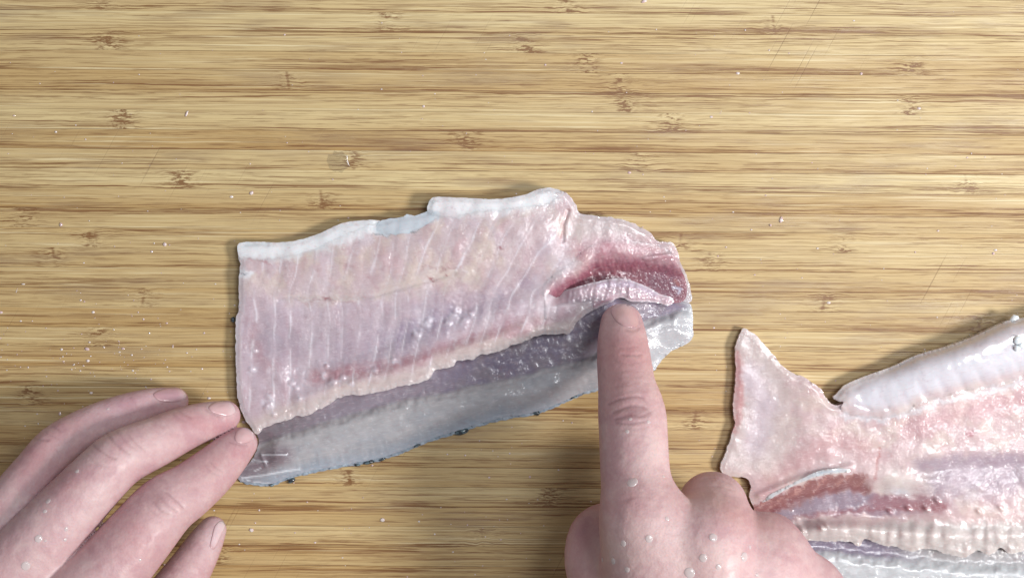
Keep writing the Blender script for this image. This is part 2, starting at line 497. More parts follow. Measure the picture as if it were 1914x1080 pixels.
FAT1 = [(505, 741, 8), (504, 757, 7), (497, 760, 5), (545, 716, 6), (553, 726, 5), (470, 690, 6), (476, 655, 5), (778, 626, 9), (795, 608, 8), (800, 600, 7),
        (848, 592, 9), (853, 581, 8), (838, 603, 7), (868, 600, 8), (880, 585, 6), (605, 700, 7), (622, 712, 8), (640, 705, 6), (656, 715, 5), (700, 690, 6),
        (735, 672, 5), (610, 683, 5), (512, 775, 5), (560, 745, 4)]
def septa(x, y, k0, k1, sp, seed):
    k = k0 + (k1 - k0) * ss(500, 1000, x)
    ph = (x + k * (y - 430) + 9 * np.exp(-((y - 548) / 30.0) ** 2) + 9 * (fbm(x / 60, y / 60, seed, 2) - 0.5) + 30 * vn(x / 75, y / 300, seed + 3)) / sp
    d = np.abs(ph - np.round(ph)) * sp
    wv = 1.0 + 1.3 * vn(x / 16, y / 26, seed + 9)
    return np.exp(-(d / wv) ** 2), np.exp(-(d / 7.0) ** 2), np.round(ph)

def f1_color(x, y, d):
    t = Tint(x, (208, 184, 185)); ox, oy = x, y
    x = ox + 26 * (fbm(ox / 17, oy / 17, 301, 3) - 0.5); y = oy + 26 * (fbm(ox / 17, oy / 17, 302, 3) - 0.5)
    n1 = fbm(x / 55, y / 70, 3); n2 = fbm(x / 28, y / 40, 8); n3 = fbm(x / 8, y / 8, 21)
    up = 1 - ss(520, 580, y)
    t.mix((222, 203, 184), ss(.36, .64, n1) * up * 0.7)
    t.mix((206, 166, 170), ss(.45, .72, n2) * 0.55)
    t.mix((214, 196, 204), ss(.52, .68, fbm(x / 40, y / 90, 31)) * 0.5)
    t.mix((196, 178, 192), (1 - up) * 0.55)
    t.mix((168, 152, 168), line(x, y, [(500, 640), (620, 656), (730, 645), (800, 600)], 34, 70) * 0.6)
    t.mix((152, 140, 164), line(x, y, [(740, 634), (830, 592), (910, 560), (985, 520)], 24, 46) * (0.25 + 0.7 * n2))
    t.mix((186, 158, 166), line(x, y, [(870, 560), (940, 520), (1010, 470)], 20, 40) * 0.6)
    t.mix((174, 116, 126), line(x, y, [(590, 706), (640, 696), (700, 694), (770, 678), (850, 648), (930, 622), (1000, 598)], 12, 26) * ss(.3, .6, n2 + .12) * 0.9)
    t.mix((186, 142, 150), line(x, y, [(460, 590), (480, 640), (510, 700), (520, 740)], 16, 34) * ss(.4, .6, n1) * 0.6)
    lp = lip(ox) - oy + 14 * (fbm(ox / 11, oy / 11, 303, 3) - 0.5)
    t.mix((211, 193, 184), ss(46, 14, lp) * ss(1120, 1050, x) * 0.85)
    t.mix((196, 142, 156), line(x, y, [(955, 625), (1010, 604), (1070, 585)], 9, 16) * 0.55)
    t.mix((216, 198, 202), line(x, y, [(1010, 575), (1100, 545), (1180, 540)], 14, 14) * 0.5)
    # yellowish rib line
    t.mix((220, 206, 190), line(x, y, [(540, 556), (600, 560), (690, 554), (740, 538), (790, 518), (850, 510), (890, 524)], 8, 22) * ss(.3, .6, n2 + .1) * 0.6)
    t.mix((176, 130, 134), line(x, y, [(560, 566), (610, 562), (665, 564)], 2.0, 3) * 0.5)
    t.mix((170, 110, 110), line(x, y, [(788, 500), (830, 502), (860, 501)], 1.5, 3) * 0.5)
    # septa
    a, b, idn = septa(ox, oy, 0.06, 0.50, 36, 5)
    brk = ss(.32, .58, vn(idn * 3.7, y / 44, 12) * .85 + .15 * vn(x / 5, y / 6, 13)) * ss(430, 455, x) * ss(398, 440, y) * ss(1120, 1000, x + (y - 500) * .3)
    fade = 1 - 0.75 * line(x, y, [(480, 545), (760, 535), (900, 520)], 14, 18)
    t.mix((222, 208, 210), np.exp(-np.abs(np.log(b + 1e-9)) * 0.35) * 0.16 * ss(16, 40, lp))
    bt = _h(idn, idn * 0 + 3, 9); t.mix((196, 156, 164), ss(.5, 1.0, bt) * 0.22 * ss(430, 470, oy) * ss(16, 40, lp)); t.mix((222, 206, 206), ss(.5, 0.0, bt) * 0.22 * ss(16, 40, lp))
    t.mix((236, 229, 233), a * brk * fade * (0.48 + 0.34 * _h(idn, idn * 0 + 1, 5)) * ss(10, 26, lp))
    # pale outer edge, white belly lining
    t.mix((212, 203, 202), ss(16, 2, d) * 0.5)
    t.mix((240, 240, 240), line(x, y, [(440, 466), (520, 468), (600, 452), (660, 430), (700, 422)], 16, 22) * 0.95)
    t.mix((241, 240, 240), line(x, y, [(806, 384), (900, 386), (985, 376), (1030, 368)], 16, 26) * 0.92)
    t.mix((206, 214, 220), line(x, y, [(712, 428), (762, 420), (808, 402)], 12, 10) * 0.9)
    t.mix((120, 128, 134), line(x, y, [(700, 439), (735, 437), (770, 432), (800, 421)], 1.6, 3) * ss(.35, .6, n3) * 0.75)
    t.mix((234, 240, 244), line(x, y, [(452, 510), (462, 514)], 10, 10) * 0.7)
    t.mix((80, 84, 96), blob(x, y, 457, 511, 4, 2.4) * 0.9)
    t.mix((200, 140, 142), line(x, y, [(470, 487), (500, 492)], 3, 5) * 0.7)
    # right shoulder
    t.mix((202, 186, 184), line(x, y, [(1100, 425), (1160, 425), (1210, 450)], 18, 24) * 0.75)
    t.mix((190, 138, 136), line(x, y, [(1062, 398), (1053, 420), (1052, 446)], 3.5, 7) * 0.7)
    t.mix((192, 122, 136), line(x, y, [(1085, 476), (1140, 464), (1205, 466), (1250, 486)], 16, 40) * (0.4 + 0.6 * n2))
    t.mix((206, 190, 198), line(x, y, [(1020, 470), (1060, 500), (1040, 530)], 18, 26) * 0.55)
    for cx, cy, r in ((607, 558, 5), (805, 519, 5), (838, 515, 3.4), (934, 465, 4.5), (650, 498, 7), (690, 520, 6), (730, 505, 6)):
        t.mix((160, 78, 86), blob(x, y, cx, cy, r, r * 0.75) * (0.85 if r < 6 else 0.35))
    for cx, cy, r in FAT1: t.mix((222, 214, 222), blob(x, y, cx, cy, r, r * 0.8) * (0.2 + 0.9 * n3))
    t.mix((236, 228, 230), ss(.62, .78, n3) * 0.25); t.mix((158, 118, 128), ss(.40, .25, n3) * 0.18)
    return t.c

def f1_h(x, y):
    h = 3.6 + 3.6 * ss(470, 1000, x) - 1.4 * ss(1120, 1290, x)
    h = h + 1.0 * line(x, y, [(480, 520), (760, 480), (1000, 440)], 40, 70)
    h = h - 1.5 * line(x, y, [(560, 690), (700, 655), (800, 605), (930, 555), (1010, 525)], 14, 60)
    h = h + 0.9 * line(x, y, [(560, 745), (700, 705), (850, 655), (980, 615)], 8, 26)
    a, b, idn = septa(x, y, 0.06, 0.50, 36, 5)
    h = h - 0.10 * b + 0.06 * a
    h = h + 0.9 * (fbm(x / 50, y / 50, 6, 2) - 0.5) + 0.14 * (fbm(x / 15, y / 22, 14, 2) - 0.5)
    rough = line(x, y, [(560, 700), (700, 680), (800, 610), (900, 570)], 30, 40)
    h = h + rough * 0.35 * (fbm(x / 9, y / 7, 41, 3) - 0.5)
    for cx, cy, r in FAT1: h = h + 0.42 * np.exp(-(np.hypot((x - cx) / r, (y - cy) / (r * .8)) * (0.75 + 0.6 * vn(x / 6, y / 6, 47))) ** 4)
    h = h - 0.8 * line(x, y, [(1062, 395), (1053, 420), (1052, 450)], 2, 8) - 0.5 * line(x, y, [(520, 560), (690, 556), (850, 512)], 2, 6)
    return h
def f1_z(x, y, d):
    h = f1_h(x, y) - 5.2 * f1_pocket(x, y)      # pocket of the red muscle
    lp = lip(x) - y
    kl = ss(40, 10, lp)
    e = 0.86 + 0.14 * ss(-2, 9, d)
    h = h + 0.5 * ss(16, 4, lp) * (vn(x / 7, y / 30, 44) - 0.5)
    return np.maximum(h * e, 1.2) * 1e-3

red_top = yat([(1015, 560), (1021, 551), (1038, 528), (1063, 514), (1082, 505), (1099, 490), (1112, 478), (1150, 474), (1200, 478), (1262, 492), (1300, 500)])
def f1_pocket(x, y):
    t = y - red_top(x)
    sm = np.interp(x, [1000, 1021, 1060, 1120, 1180, 1240, 1300], [566, 562, 558, 548, 544, 558, 570])
    return ss(1018, 1045, x) * ss(-14, 20, t) * np.maximum(ss(14, -8, y - sm), ss(1100, 1150, x))

up_outline = [(449, 455), (520, 454), (560, 449), (600, 436), (640, 418), (690, 412), (714, 414), (745, 407), (775, 404), (798, 398), (803, 376),
              (815, 369), (870, 371), (930, 373), (980, 365), (1008, 354), (1035, 352), (1060, 362), (1074, 378), (1083, 397), (1110, 403), (1150, 408),
              (1185, 418), (1215, 435), (1232, 452), (1254, 452), (1266, 468), (1272, 490), (1282, 510), (1291, 540), (1290, 565), (1262, 560)]
xs_l = [1240, 1207, 1179, 1160, 1143, 1118, 1093, 1082, 1077, 1066, 1049, 1032, 1004, 977, 954, 932, 899, 882, 855, 847, 826, 812, 802, 775, 752, 731,
        701, 678, 648, 627, 613, 592, 574, 553, 538, 509, 491, 480]
up_outline += [(x, float(lip(x))) for x in xs_l]
up_outline += [(466, 795), (454, 775), (445, 745), (441, 690), (440, 640), (441, 600), (447, 570), (445, 540), (448, 500)]
slab("upper_muscle", up_outline, f1_z, f1_color, M_FLESH, fillet, zbot=0.0012, rag=3.0, rag_scale=12, step=2.2)

def low_color(x, y, d):
    t = Tint(x, (180, 178, 179))
    n1 = fbm(x / 40, y / 30, 51); n2 = fbm(x / 9, y / 9, 52)
    g = y - gray_top(x)
    t.mix((160, 164, 170), ss(.45, .7, n1) * 0.6)
    t.mix((180, 177, 176), line(x, y, [(520, 825), (650, 792), (800, 752), (950, 718)], 16, 20) * 0.7)
    t.mix((142, 168, 190), ss(30, 4, d) * ss(20, 50, g) * ss(1120, 900, x) * 0.4)
    t.mix((128, 106, 116), line(x, y, [(462, 880), (490, 862), (530, 850)], 18, 30) * 0.75)
    t.mix((146, 135, 146), ss(4, -7, g + 8 * (n2 - .5)))
    t.mix((204, 200, 198), line(x, g, [(300, 5), (1100, 5)], 3, 5) * 0.5 * n2 * 2)
    t.mix((150, 146, 150), ss(.55, .4, fbm(x / 26, y / 9, 56)) * ss(0, 8, g) * 0.15); t.mix((180, 184, 188), ss(.55, .7, fbm(x / 14, y / 7, 57)) * ss(0, 8, g) * 0.25)
    t.mix((132, 120, 148), ss(4, -8, g) * ss(760, 880, x) * ss(.35, .6, n1) * 0.6)
    t.mix((128, 118, 122), ss(4, -8, g) * ss(640, 520, x) * 0.8)
    t.mix((150, 128, 140), ss(4, -6, g) * ss(.55, .7, n2) * 0.5)
    t.mix((186, 188, 190), ss(1200, 1240, x) * ss(-4, 10, g) * 0.85)
    t.mix((200, 206, 208), ss(12, 2, d) * ss(1200, 1230, x) * 0.6)
    t.mix((214, 216, 220), ss(.66, .8, n2) * ss(-2, 6, g) * 0.4)
    for pts, w in (([(452, 893), (490, 888), (535, 880), (560, 876)], 1.6), ([(462, 897), (484, 903), (505, 902)], 1.5), ([(490, 850), (520, 850), (535, 849)], 1.2),
                   ([(470, 860), (500, 862)], 1.0), ([(476, 880), (488, 874)], 1.0)):
        t.mix((222, 228, 232), line(x, y, pts, w, 2) * 0.85)
    return t.c
def low_z(x, y, d):
    g = y - gray_top(x) + 10 * (fbm(x / 22, y / 22, 64, 3) - 0.5)
    h = 2.0 + 2.2 * ss(-6, 14, g) + 0.6 * ss(5, 40, g)
    h = h - 1.6 * ss(1180, 1240, x)
    h = h - 2.4 * line(x, y, [(462, 890), (500, 868)], 14, 40)
    h = h + 0.5 * (fbm(x / 40, y / 24, 61, 2) - 0.5) + 0.08 * (fbm(x / 14, y / 9, 62, 2) - 0.5) + 0.35 * ss(3, -10, g) * (fbm(x / 11, y / 11, 63, 3) - 0.5)
    for pts in ([(452, 893), (490, 888), (535, 880)], [(490, 850), (535, 849)], [(486, 845), (497, 870)]):
        h = h + 0.5 * line(x, y, pts, 2, 4)
    e = 0.25 + 0.75 * ss(-8, 40, d)
    return np.maximum(h * e, 0.7) * 1e-3
low_outline = [(1288, 566), (1250, 548), (1200, 535), (1120, 545), (1060, 575), (1000, 600), (900, 640), (800, 680), (700, 712), (600, 745), (540, 765),
               (490, 785), (476, 800), (484, 822), (476, 850), (460, 872), (446, 890)][::-1] + bottom_pts
slab("lower_muscle", low_outline, low_z, low_color, M_SKINF, fillet, rag=1.8, rag_scale=8, seed=4)

# red muscle lying in the pocket
def red_color(x, y, d):
    t = Tint(x, (166, 88, 108))
    n1 = fbm(x / 20, y / 14, 71); n2 = fbm(x / 6, y / 10, 72)
    tt = y - red_top(x)
    pass
    t.mix((134, 64, 78), ss(8, 34, tt) * 0.85)
    t.mix((148, 92, 112), ss(1190, 1250, x) * 0.6)
    t.mix((122, 62, 82), line(x, y, [(1225, 530), (1258, 535), (1276, 552)], 12, 18) * 0.75)
    st = fbm((x - 0.35 * y) / 5, y / 26, 73, 3); t.mix((190, 122, 128), ss(.53, .66, st) * 0.30); t.mix((120, 58, 78), ss(.47, .34, st) * 0.3)
    t.mix((196, 174, 190), line(x, y, [(1205, 482), (1235, 478), (1262, 474)], 3, 5) * 0.6)
    t.mix((206, 196, 216), line(x, y, [(1258, 537), (1272, 540), (1268, 548)], 2.5, 4) * 0.7)
    t.mix((182, 96, 88), line(x, y, [(1262, 524), (1268, 532)], 3, 5) * 0.6)
    f = ss(20, -14, tt + 18 * (n1 - .5))[:, None]; ed = ss(7, 1, d)[:, None] * ss(12, -2, tt)[:, None]
    f = np.maximum(f, ed)
    return t.c * (1 - f) + f1_color(x, y, d + 40) * f
def red_z(x, y, d):
    tt = y - red_top(x)
    d1 = seg_dist(x, y, up_outline + up_outline[:1])
    base = f1_h(x, y) * (0.86 + 0.14 * ss(-2, 9, d1)) + 0.10 - 4.3 * ss(-6, 34, tt)
    base = base + ss(-14, 6, tt) * (0.7 * (fbm(x / 9, y / 7, 75, 3) - 0.5) + 0.2 * (fbm(x / 4, y / 4, 76, 2) - 0.5))
    base = base + 0.7 * line(x, y, [(1205, 483), (1235, 479), (1264, 474)], 3, 6)
    return np.maximum(base - 0.25 * ss(5, 0, d), 2.6) * 1e-3
red_outline = [(1010, 556), (1020, 528), (1050, 500), (1074, 482), (1094, 462), (1114, 452), (1150, 446), (1200, 450), (1245, 462), (1258, 476), (1271, 500),
               (1281, 522), (1284, 545), (1278, 562), (1258, 566), (1220, 556), (1170, 545), (1110, 545), (1060, 552), (1030, 560)]
slab("red_muscle", red_outline, red_z, red_color, M_FLESH, fillet, zbot=0.0024, rag=1.0, seed=9, step=2.0, sat=0.80)

# loose strip of flesh that the finger points at
def flap_color(x, y, d):
    t = Tint(x, (200, 174, 182))
    n2 = fbm(x / 7, y / 12, 82)
    t.mix((186, 158, 172), ss(.45, .60, vn(x / 6.5 + y / 30, y / 70, 85)) * 0.45)
    t.mix((190, 176, 196), line(x, y, [(1120, 532), (1180, 530), (1225, 548)], 6, 10) * 0.6)
    t.mix((200, 150, 166), line(x, y, [(1060, 590), (1100, 575), (1140, 560)], 5, 8) * 0.5)
    t.mix((226, 218, 220), ss(6, 1, d) * 0.45); t.mix((230, 224, 226), ss(.6, .74, n2) * 0.4)
    f = ss(1075, 1035, x)[:, None]
    return t.c * (1 - f) + f1_color(x, y, d + 40) * f
def flap_z(x, y, d):
    h = 6.0 + 1.0 * ss(1030, 1120, x) - 2.6 * ss(1170, 1258, x) + 0.6 * (vn(x / 12, y / 60, 83) - 0.5) + 0.6 * (fbm(x / 6, y / 6, 84, 2) - 0.5)
    f = ss(1085, 1030, x); h = h * (0.84 + 0.16 * ss(-2, 8, d)) + 0.5 * (vn(x / 6.5 + y / 30, y / 70, 85) - 0.5)
    return (h * (1 - f) + (f1_z(x, y, d + 30) * 1e3 + 0.12 - 0.7 * ss(1022, 1004, x)) * f) * 1e-3
flap_outline = [(1000, 570), (1021, 553), (1054, 543), (1082, 535), (1118, 526), (1152, 520), (1179, 524), (1213, 537), (1232, 549), (1254, 555), (1260, 563),
                (1250, 571), (1232, 567), (1207, 564), (1179, 563), (1160, 556), (1143, 563), (1118, 575), (1095, 587), (1070, 590), (1040, 596), (1010, 594)]
slab("loose_strip", flap_outline, flap_z, flap_color, M_FLESH, fillet, zbot=lambda x, y, d, z: z - 0.0035, rag=1.0, seed=12, step=1.8)

# silvery lining of the belly edge
TOP = [(449, 455), (520, 454), (560, 449), (600, 436), (640, 418), (690, 412), (714, 414), (745, 407), (775, 404), (798, 398), (803, 376), (815, 369), (870, 371), (930, 373), (980, 365), (1008, 354), (1035, 352), (1060, 362), (1074, 378)]
def memb_z(h0):
    return lambda x, y, d: (f1_h(x, y) * (0.86 + 0.14 * ss(-2, 9, seg_dist(x, y, TOP))) + 0.10 - 0.25 * ss(5, 0, d) * ss(3, 7, seg_dist(x, y, TOP)) + 0.1 * (fbm(x / 24, y / 14, 91, 2) - 0.5)) * 1e-3
slab("belly_lining", [(448, 454), (520, 453), (560, 448), (600, 435), (640, 417), (690, 411), (712, 414), (690, 424), (655, 438), (620, 454), (585, 470), (550, 480),
                      (500, 488), (470, 486), (448, 482)], memb_z(5.2), f1_color, M_MEMB, fillet, zbot=0.0008, rag=1.0)
slab("belly_lining", [(800, 396), (803, 375), (815, 368), (870, 370), (930, 372), (980, 364), (1010, 353), (1034, 352), (1050, 364), (1020, 384), (960, 392),
                      (890, 400), (830, 410)], memb_z(9.3), f1_color, M_MEMB, fillet, zbot=0.0008, rag=1.0)
slab("torn_membrane", [(700, 432), (712, 413), (740, 407), (754, 405), (760, 400), (775, 403), (800, 395), (816, 402), (816, 412), (795, 425), (765, 437), (735, 441)],
     memb_z(4.2), lambda x, y, d: np.tile(lin((206, 214, 220)), (len(x), 1)), M_MEMB, fillet, zbot=0.0005, rag=1.6)

# skin under the lower edge, and the scales still on it
def skin_color(x, y, d):
    t = Tint(x, (146, 162, 174)); n = fbm(x / 6, y / 6, 95)
    t.mix((188, 202, 210), ss(.5, .65, fbm(x / 22, y / 8, 96)) * 0.8); t.mix((58, 70, 84), ss(.55, .7, n) * 0.7)
    return t.c
sk = [(x, y + (5 if 470 < x < 1200 else 2)) for x, y in bottom_pts if x < 1240]
sk = [(1228, 682)] + sk + [(447, 896), (520, 880), (640, 850), (740, 825), (860, 785), (1000, 745), (1130, 705), (1200, 690)]
slab("skin", sk, lambda x, y, d: (0.35 + 0.35 * prof(d, 8) + 0.5 * fbm(x / 9, y / 9, 97)) * 1e-3, skin_color, M_SKINF, fillet, zbot=0.0001, rag=3.0, rag_scale=11, seed=6)
def disk(name, px, py, z, rx, ry, ang, mat, parent, h=0.0006, n=14, col=None, seed=0):
    rg = random.Random(seed); c, s = math.cos(math.radians(ang)), math.sin(math.radians(ang))
    vs = []; fs = []
    rings = ((1.0, 0.0), (0.97, 0.45), (0.7, 0.9), (0.0, 1.0))
    jit = [rg.uniform(0.82, 1.12) for _ in range(n)]
    for r, hh in rings[:-1]:
        for i in range(n):
            a = 2 * math.pi * i / n; u = rx * r * jit[i] * math.cos(a); v = ry * r * jit[i] * math.sin(a)
            q = P(px + u * c - v * s, py + u * s + v * c, z); q = (q[0], q[1], z + h * hh); vs.append(q)
    q = P(px, py, z); vs.append((q[0], q[1], z + h))
    for k in range(2):
        for i in range(n):
            j = (i + 1) % n; fs.append((k * n + j, k * n + i, k * n + n + i, k * n + n + j))
    for i in range(n): fs.append((2 * n + (i + 1) % n, 2 * n + i, 3 * n))
    fs.append(tuple(range(n)))
    return link_mesh(name, np.array(vs), fs, mat, parent, np.tile(lin(col), (len(vs), 1)) if col else None)
for i, (x, y, rx, ry, a) in enumerate([(862, 806, 14, 7, -12), (690, 863, 12, 4, -12), (668, 868, 6, 3, 0), (508, 906, 5, 3, 0), (546, 897, 8, 5, -30), (1003, 771, 7, 5, 0),
                                       (1072, 742, 8, 2.5, -24), (715, 858, 8, 2.5, -20), (780, 832, 7, 2.5, -22), (436, 597, 4, 6, 0)]):
    disk("scale", x, y, 0.0003, rx, ry, a, M_SCALE, fillet, h=0.0012, seed=i)

# ------------------------------------------------------------------ fillet at the right edge
fillet2 = empty("fish_fillet", (0.13, -0.06, 0.0))
tag(fillet2, "second fish fillet running out of the lower right corner, with a pointed tail flap", "fish fillet")
silver = yat([(1395, 950), (1407, 943), (1426, 934), (1470, 914), (1498, 902), (1537, 888), (1590, 882), (1625, 886), (1700, 892), (2300, 900)])
belly_low = yat([(1540, 760), (1575, 772), (1619, 779), (1657, 779), (1696, 769), (1715, 755), (1763, 742), (1811, 730), (1860, 721), (1914, 706), (2100, 660), (2300, 660)])
rag_pts = [(2300, 1050), (2100, 1046), (2000, 1036), (1950, 1030), (1914, 1028), (1890, 1036), (1872, 1024), (1850, 1037), (1826, 1029), (1806, 1040), (1778, 1037), (1750, 1028), (1727, 1026),
           (1700, 1030), (1677, 1022), (1650, 1018), (1628, 1010), (1616, 1008), (1605, 1019), (1590, 1012), (1550, 1011), (1498, 1008), (1460, 1000), (1430, 988), (1411, 970)]
def f2_band(x, y):
    t = y - silver(x); w = 1 - ss(1640, 1800, x)
    return t, w
def f2_color(x, y, d):
    t = Tint(x, (212, 186, 184)); ox, oy = x, y
    x = ox + 22 * (fbm(ox / 17, oy / 17, 311, 3) - 0.5); y = oy + 22 * (fbm(ox / 17, oy / 17, 312, 3) - 0.5)
    n1 = fbm(x / 60, y / 50, 101); n2 = fbm(x / 24, y / 20, 102); n3 = fbm(x / 8, y / 8, 103)
    t.mix((220, 200, 186), ss(.45, .62, n1) * 0.6); t.mix((206, 168, 170), ss(.45, .72, n2) * 0.5)
    tail = ss(1520, 1440, x) * ss(900, 860, y)
    t.mix((208, 194, 188), tail * 0.8)
    t.mix((212, 196, 208), line(x, y, [(1400, 700), (1430, 760), (1410, 830)], 22, 40) * 0.55)
    t.mix((200, 136, 134), line(x, y, [(1380, 660), (1378, 700), (1382, 760), (1372, 800)], 8, 14) * 0.75)
    t.mix((206, 156, 156), line(x, y, [(1430, 920), (1480, 870), (1560, 820), (1620, 840)], 18, 40) * 0.6)
    t.mix((204, 150, 154), line(x, y, [(1700, 800), (1800, 770), (1914, 750)], 20, 40) * 0.6)
    t.mix((158, 138, 154), line(x, y, [(1720, 868), (1800, 862), (1914, 858), (2200, 850)], 14, 30) * 0.7)
    t.mix((172, 154, 168), line(x, y, [(1760, 900), (1850, 895), (1914, 890), (2200, 880)], 34, 50) * 0.75)
    tt, w = f2_band(x, y)
    t.mix((212, 204, 196), blob(x, y, 1680, 905, 45, 26) * 0.8)
    t.mix((206, 214, 220), blob(x, y, 1680, 920, 22, 8) * 0.6)
    r = w * ss(1640, 1610, x)
    t.mix((146, 84, 80), r * ss(0, 5, tt) * ss(40, 28, tt) * 0.9)
    t.mix((124, 60, 70), r * ss(16, 34, tt) * ss(44, 38, tt) * 0.6)
    dia = (x * 0.55 + tt * 1.0 + 16 * (n2 - .5)) / 22
    dd = np.abs(dia - np.round(dia)) * 22
    t.mix((214, 164, 150), r * np.exp(-(dd / 2.6) ** 2) * ss(2, 8, tt) * ss(34, 12, tt) * 0.55)
    t.mix((146, 130, 146), w * ss(34, 42, tt) * ss(84, 70, tt) * 0.9)
    t.mix((160, 92, 96), line(x, y, [(1480, 972), (1560, 958), (1640, 950), (1700, 948), (1762, 946)], 5, 14) * 0.75)
    t.mix((168, 110, 116), line(x, y, [(1640, 935), (1700, 938), (1760, 944)], 12, 20) * 0.7)
    low = ss(960, 985, y)
    t.mix((206, 198, 190), low * 0.85); t.mix((204, 166, 162), line(x, y, [(1480, 982), (1700, 966), (1914, 970)], 8, 16) * 0.5)
    strip = np.abs((x + .2 * y) / 38 - np.round((x + .2 * y) / 38)) * 38
    t.mix((188, 172, 166), np.exp(-(strip / 6) ** 2) * ss(970, 990, y) * 0.5)
    t.mix((190, 112, 104), line(x * .4 + ox * .6, y * .4 + oy * .6, [(1645, 836), (1641, 860), (1634, 894)], 2.2, 5) * 0.6)
    t.mix((178, 98, 112), blob(x, y, 1814, 808, 7, 6) * 0.8)
    t.mix((224, 224, 228), line(x, y, [(1575, 776), (1650, 786), (1690, 775), (1760, 752), (1914, 715)], 4, 8) * 0.6)
    t.mix((236, 230, 230), ss(.62, .78, n3) * 0.25); t.mix((164, 124, 130), ss(.40, .25, n3) * 0.15)
    return t.c
def f2_h(x, y):
    h = 3.0 + 3.0 * ss(1400, 1560, x) + 1.6 * ss(1560, 1760, x)
    h = h - 0.9 * line(x, y, [(1400, 890), (1440, 800), (1480, 740)], 20, 40) * 0
    tt, w = f2_band(x, y)
    h = h + 1.2 * line(x, y, [(1420, 925), (1500, 893), (1590, 872)], 4, 18) * w
    h = h - w * 2.8 * ss(0, 36, tt) * ss(104, 74, tt)
    h = h - 1.0 * line(x, y, [(1720, 880), (1914, 868), (2200, 860)], 14, 40)
    h = h + 0.4 * line(x, y, [(1720, 850), (1800, 842), (1914, 846)], 8, 30)
    h = h + 1.2 * line(x, y, [(1460, 990), (1600, 990), (1800, 1005), (1914, 1000)], 10, 24)
    crack = seg_dist(x, y, [(1643, 832), (1639, 858), (1630, 895)])
    h = h + 0.9 * (fbm(x / 50, y / 44, 106, 2) - 0.5) + 0.16 * (fbm(x / 16, y / 14, 107, 2) - 0.5)
    wig = ss(960, 1000, y); h = h + wig * 0.9 * (vn(x / 16, y / 50, 109) - 0.5)
    for cx, cy in ((1663, 956), (1698, 950), (1732, 951), (1752, 935), (1535, 985), (1500, 988), (1545, 980), (1830, 955), (1870, 948)):
        h = h + 0.9 * blob(x, y, cx, cy, 7, 3.4, 40)
    return h
def f2_z(x, y, d):
    h = f2_h(x, y)
    e = 0.84 + 0.16 * ss(-2, 9, d)
    return np.maximum(h * e, 0.9) * 1e-3
f2_outline = [(1388, 615), (1400, 617), (1420, 634), (1440, 657), (1465, 687), (1488, 700), (1500, 702), (1515, 712), (1535, 727), (1545, 745), (1560, 756), (1590, 750),
              (1619, 738), (1657, 724), (1696, 716), (1763, 696), (1860, 668), (1914, 650), (2100, 600), (2240, 700), (2290, 850)] + rag_pts[1:] + \
             [(1408, 945), (1400, 926), (1404, 907), (1394, 893), (1370, 890), (1347, 880), (1352, 855), (1359, 839), (1366, 815), (1373, 791), (1370, 765), (1371, 743),
              (1375, 700), (1373, 656), (1379, 635)]
slab("upper_muscle", f2_outline, f2_z, f2_color, M_FLESH, fillet2, zbot=0.0004, rag=3.0, rag_scale=13, seed=21)

# silver membrane along the red band
slab("torn_membrane", [(1424, 938), (1440, 924), (1470, 908), (1500, 893), (1530, 880), (1560, 875), (1588, 876), (1592, 880), (1566, 884), (1540, 887), (1500, 900), (1470, 914), (1440, 932)],
     lambda x, y, d: f2_z(x, y, d + 30) + (0.1 + 0.5 * prof(d, 6)) * 1e-3,
     lambda x, y, d: (lambda t: (t.mix((226, 218, 210), ss(5, 1, d) * 0.7), t.c)[1])(Tint(x, (190, 202, 210))), M_MEMB, fillet2,
     zbot=lambda x, y, d, z: z - 0.0012, rag=1.0, seed=31, step=1.8)

# thick belly wall folded up along the upper side
def b2_color(x, y, d):
    t = Tint(x, (214, 203, 204)); n = fbm(x / 30, y / 26, 111)
    t.mix((226, 212, 204), ss(20, 6, d) * 0.7)
    t.mix((222, 222, 228), line(x, y, [(1620, 745), (1700, 720), (1800, 690), (1914, 660), (2200, 600)], 26, 34) * 0.8)
    t.mix((214, 196, 198), ss(.5, .66, n) * ss(30, 0, belly_low(x) - y) * 0.7)
    rib = np.abs((x - 0.5 * y) / 44 - np.round((x - 0.5 * y) / 44)) * 44
    t.mix((216, 206, 214), np.exp(-(rib / 9) ** 2) * ss(50, 20, belly_low(x) - y) * 0.5)
    sm = ss(26, 0, belly_low(x) - y)[:, None] * 0.75; t.c = t.c * (1 - sm) + f2_color(x, y, d + 40) * sm
    t.mix((186, 158, 150), line(x, y, [(1560, 748), (1572, 756), (1576, 766)], 3, 6) * 0.7); t.mix((190, 170, 168), blob(x, y, 1605, 727, 8, 5, -30) * 0.6)
    return t.c
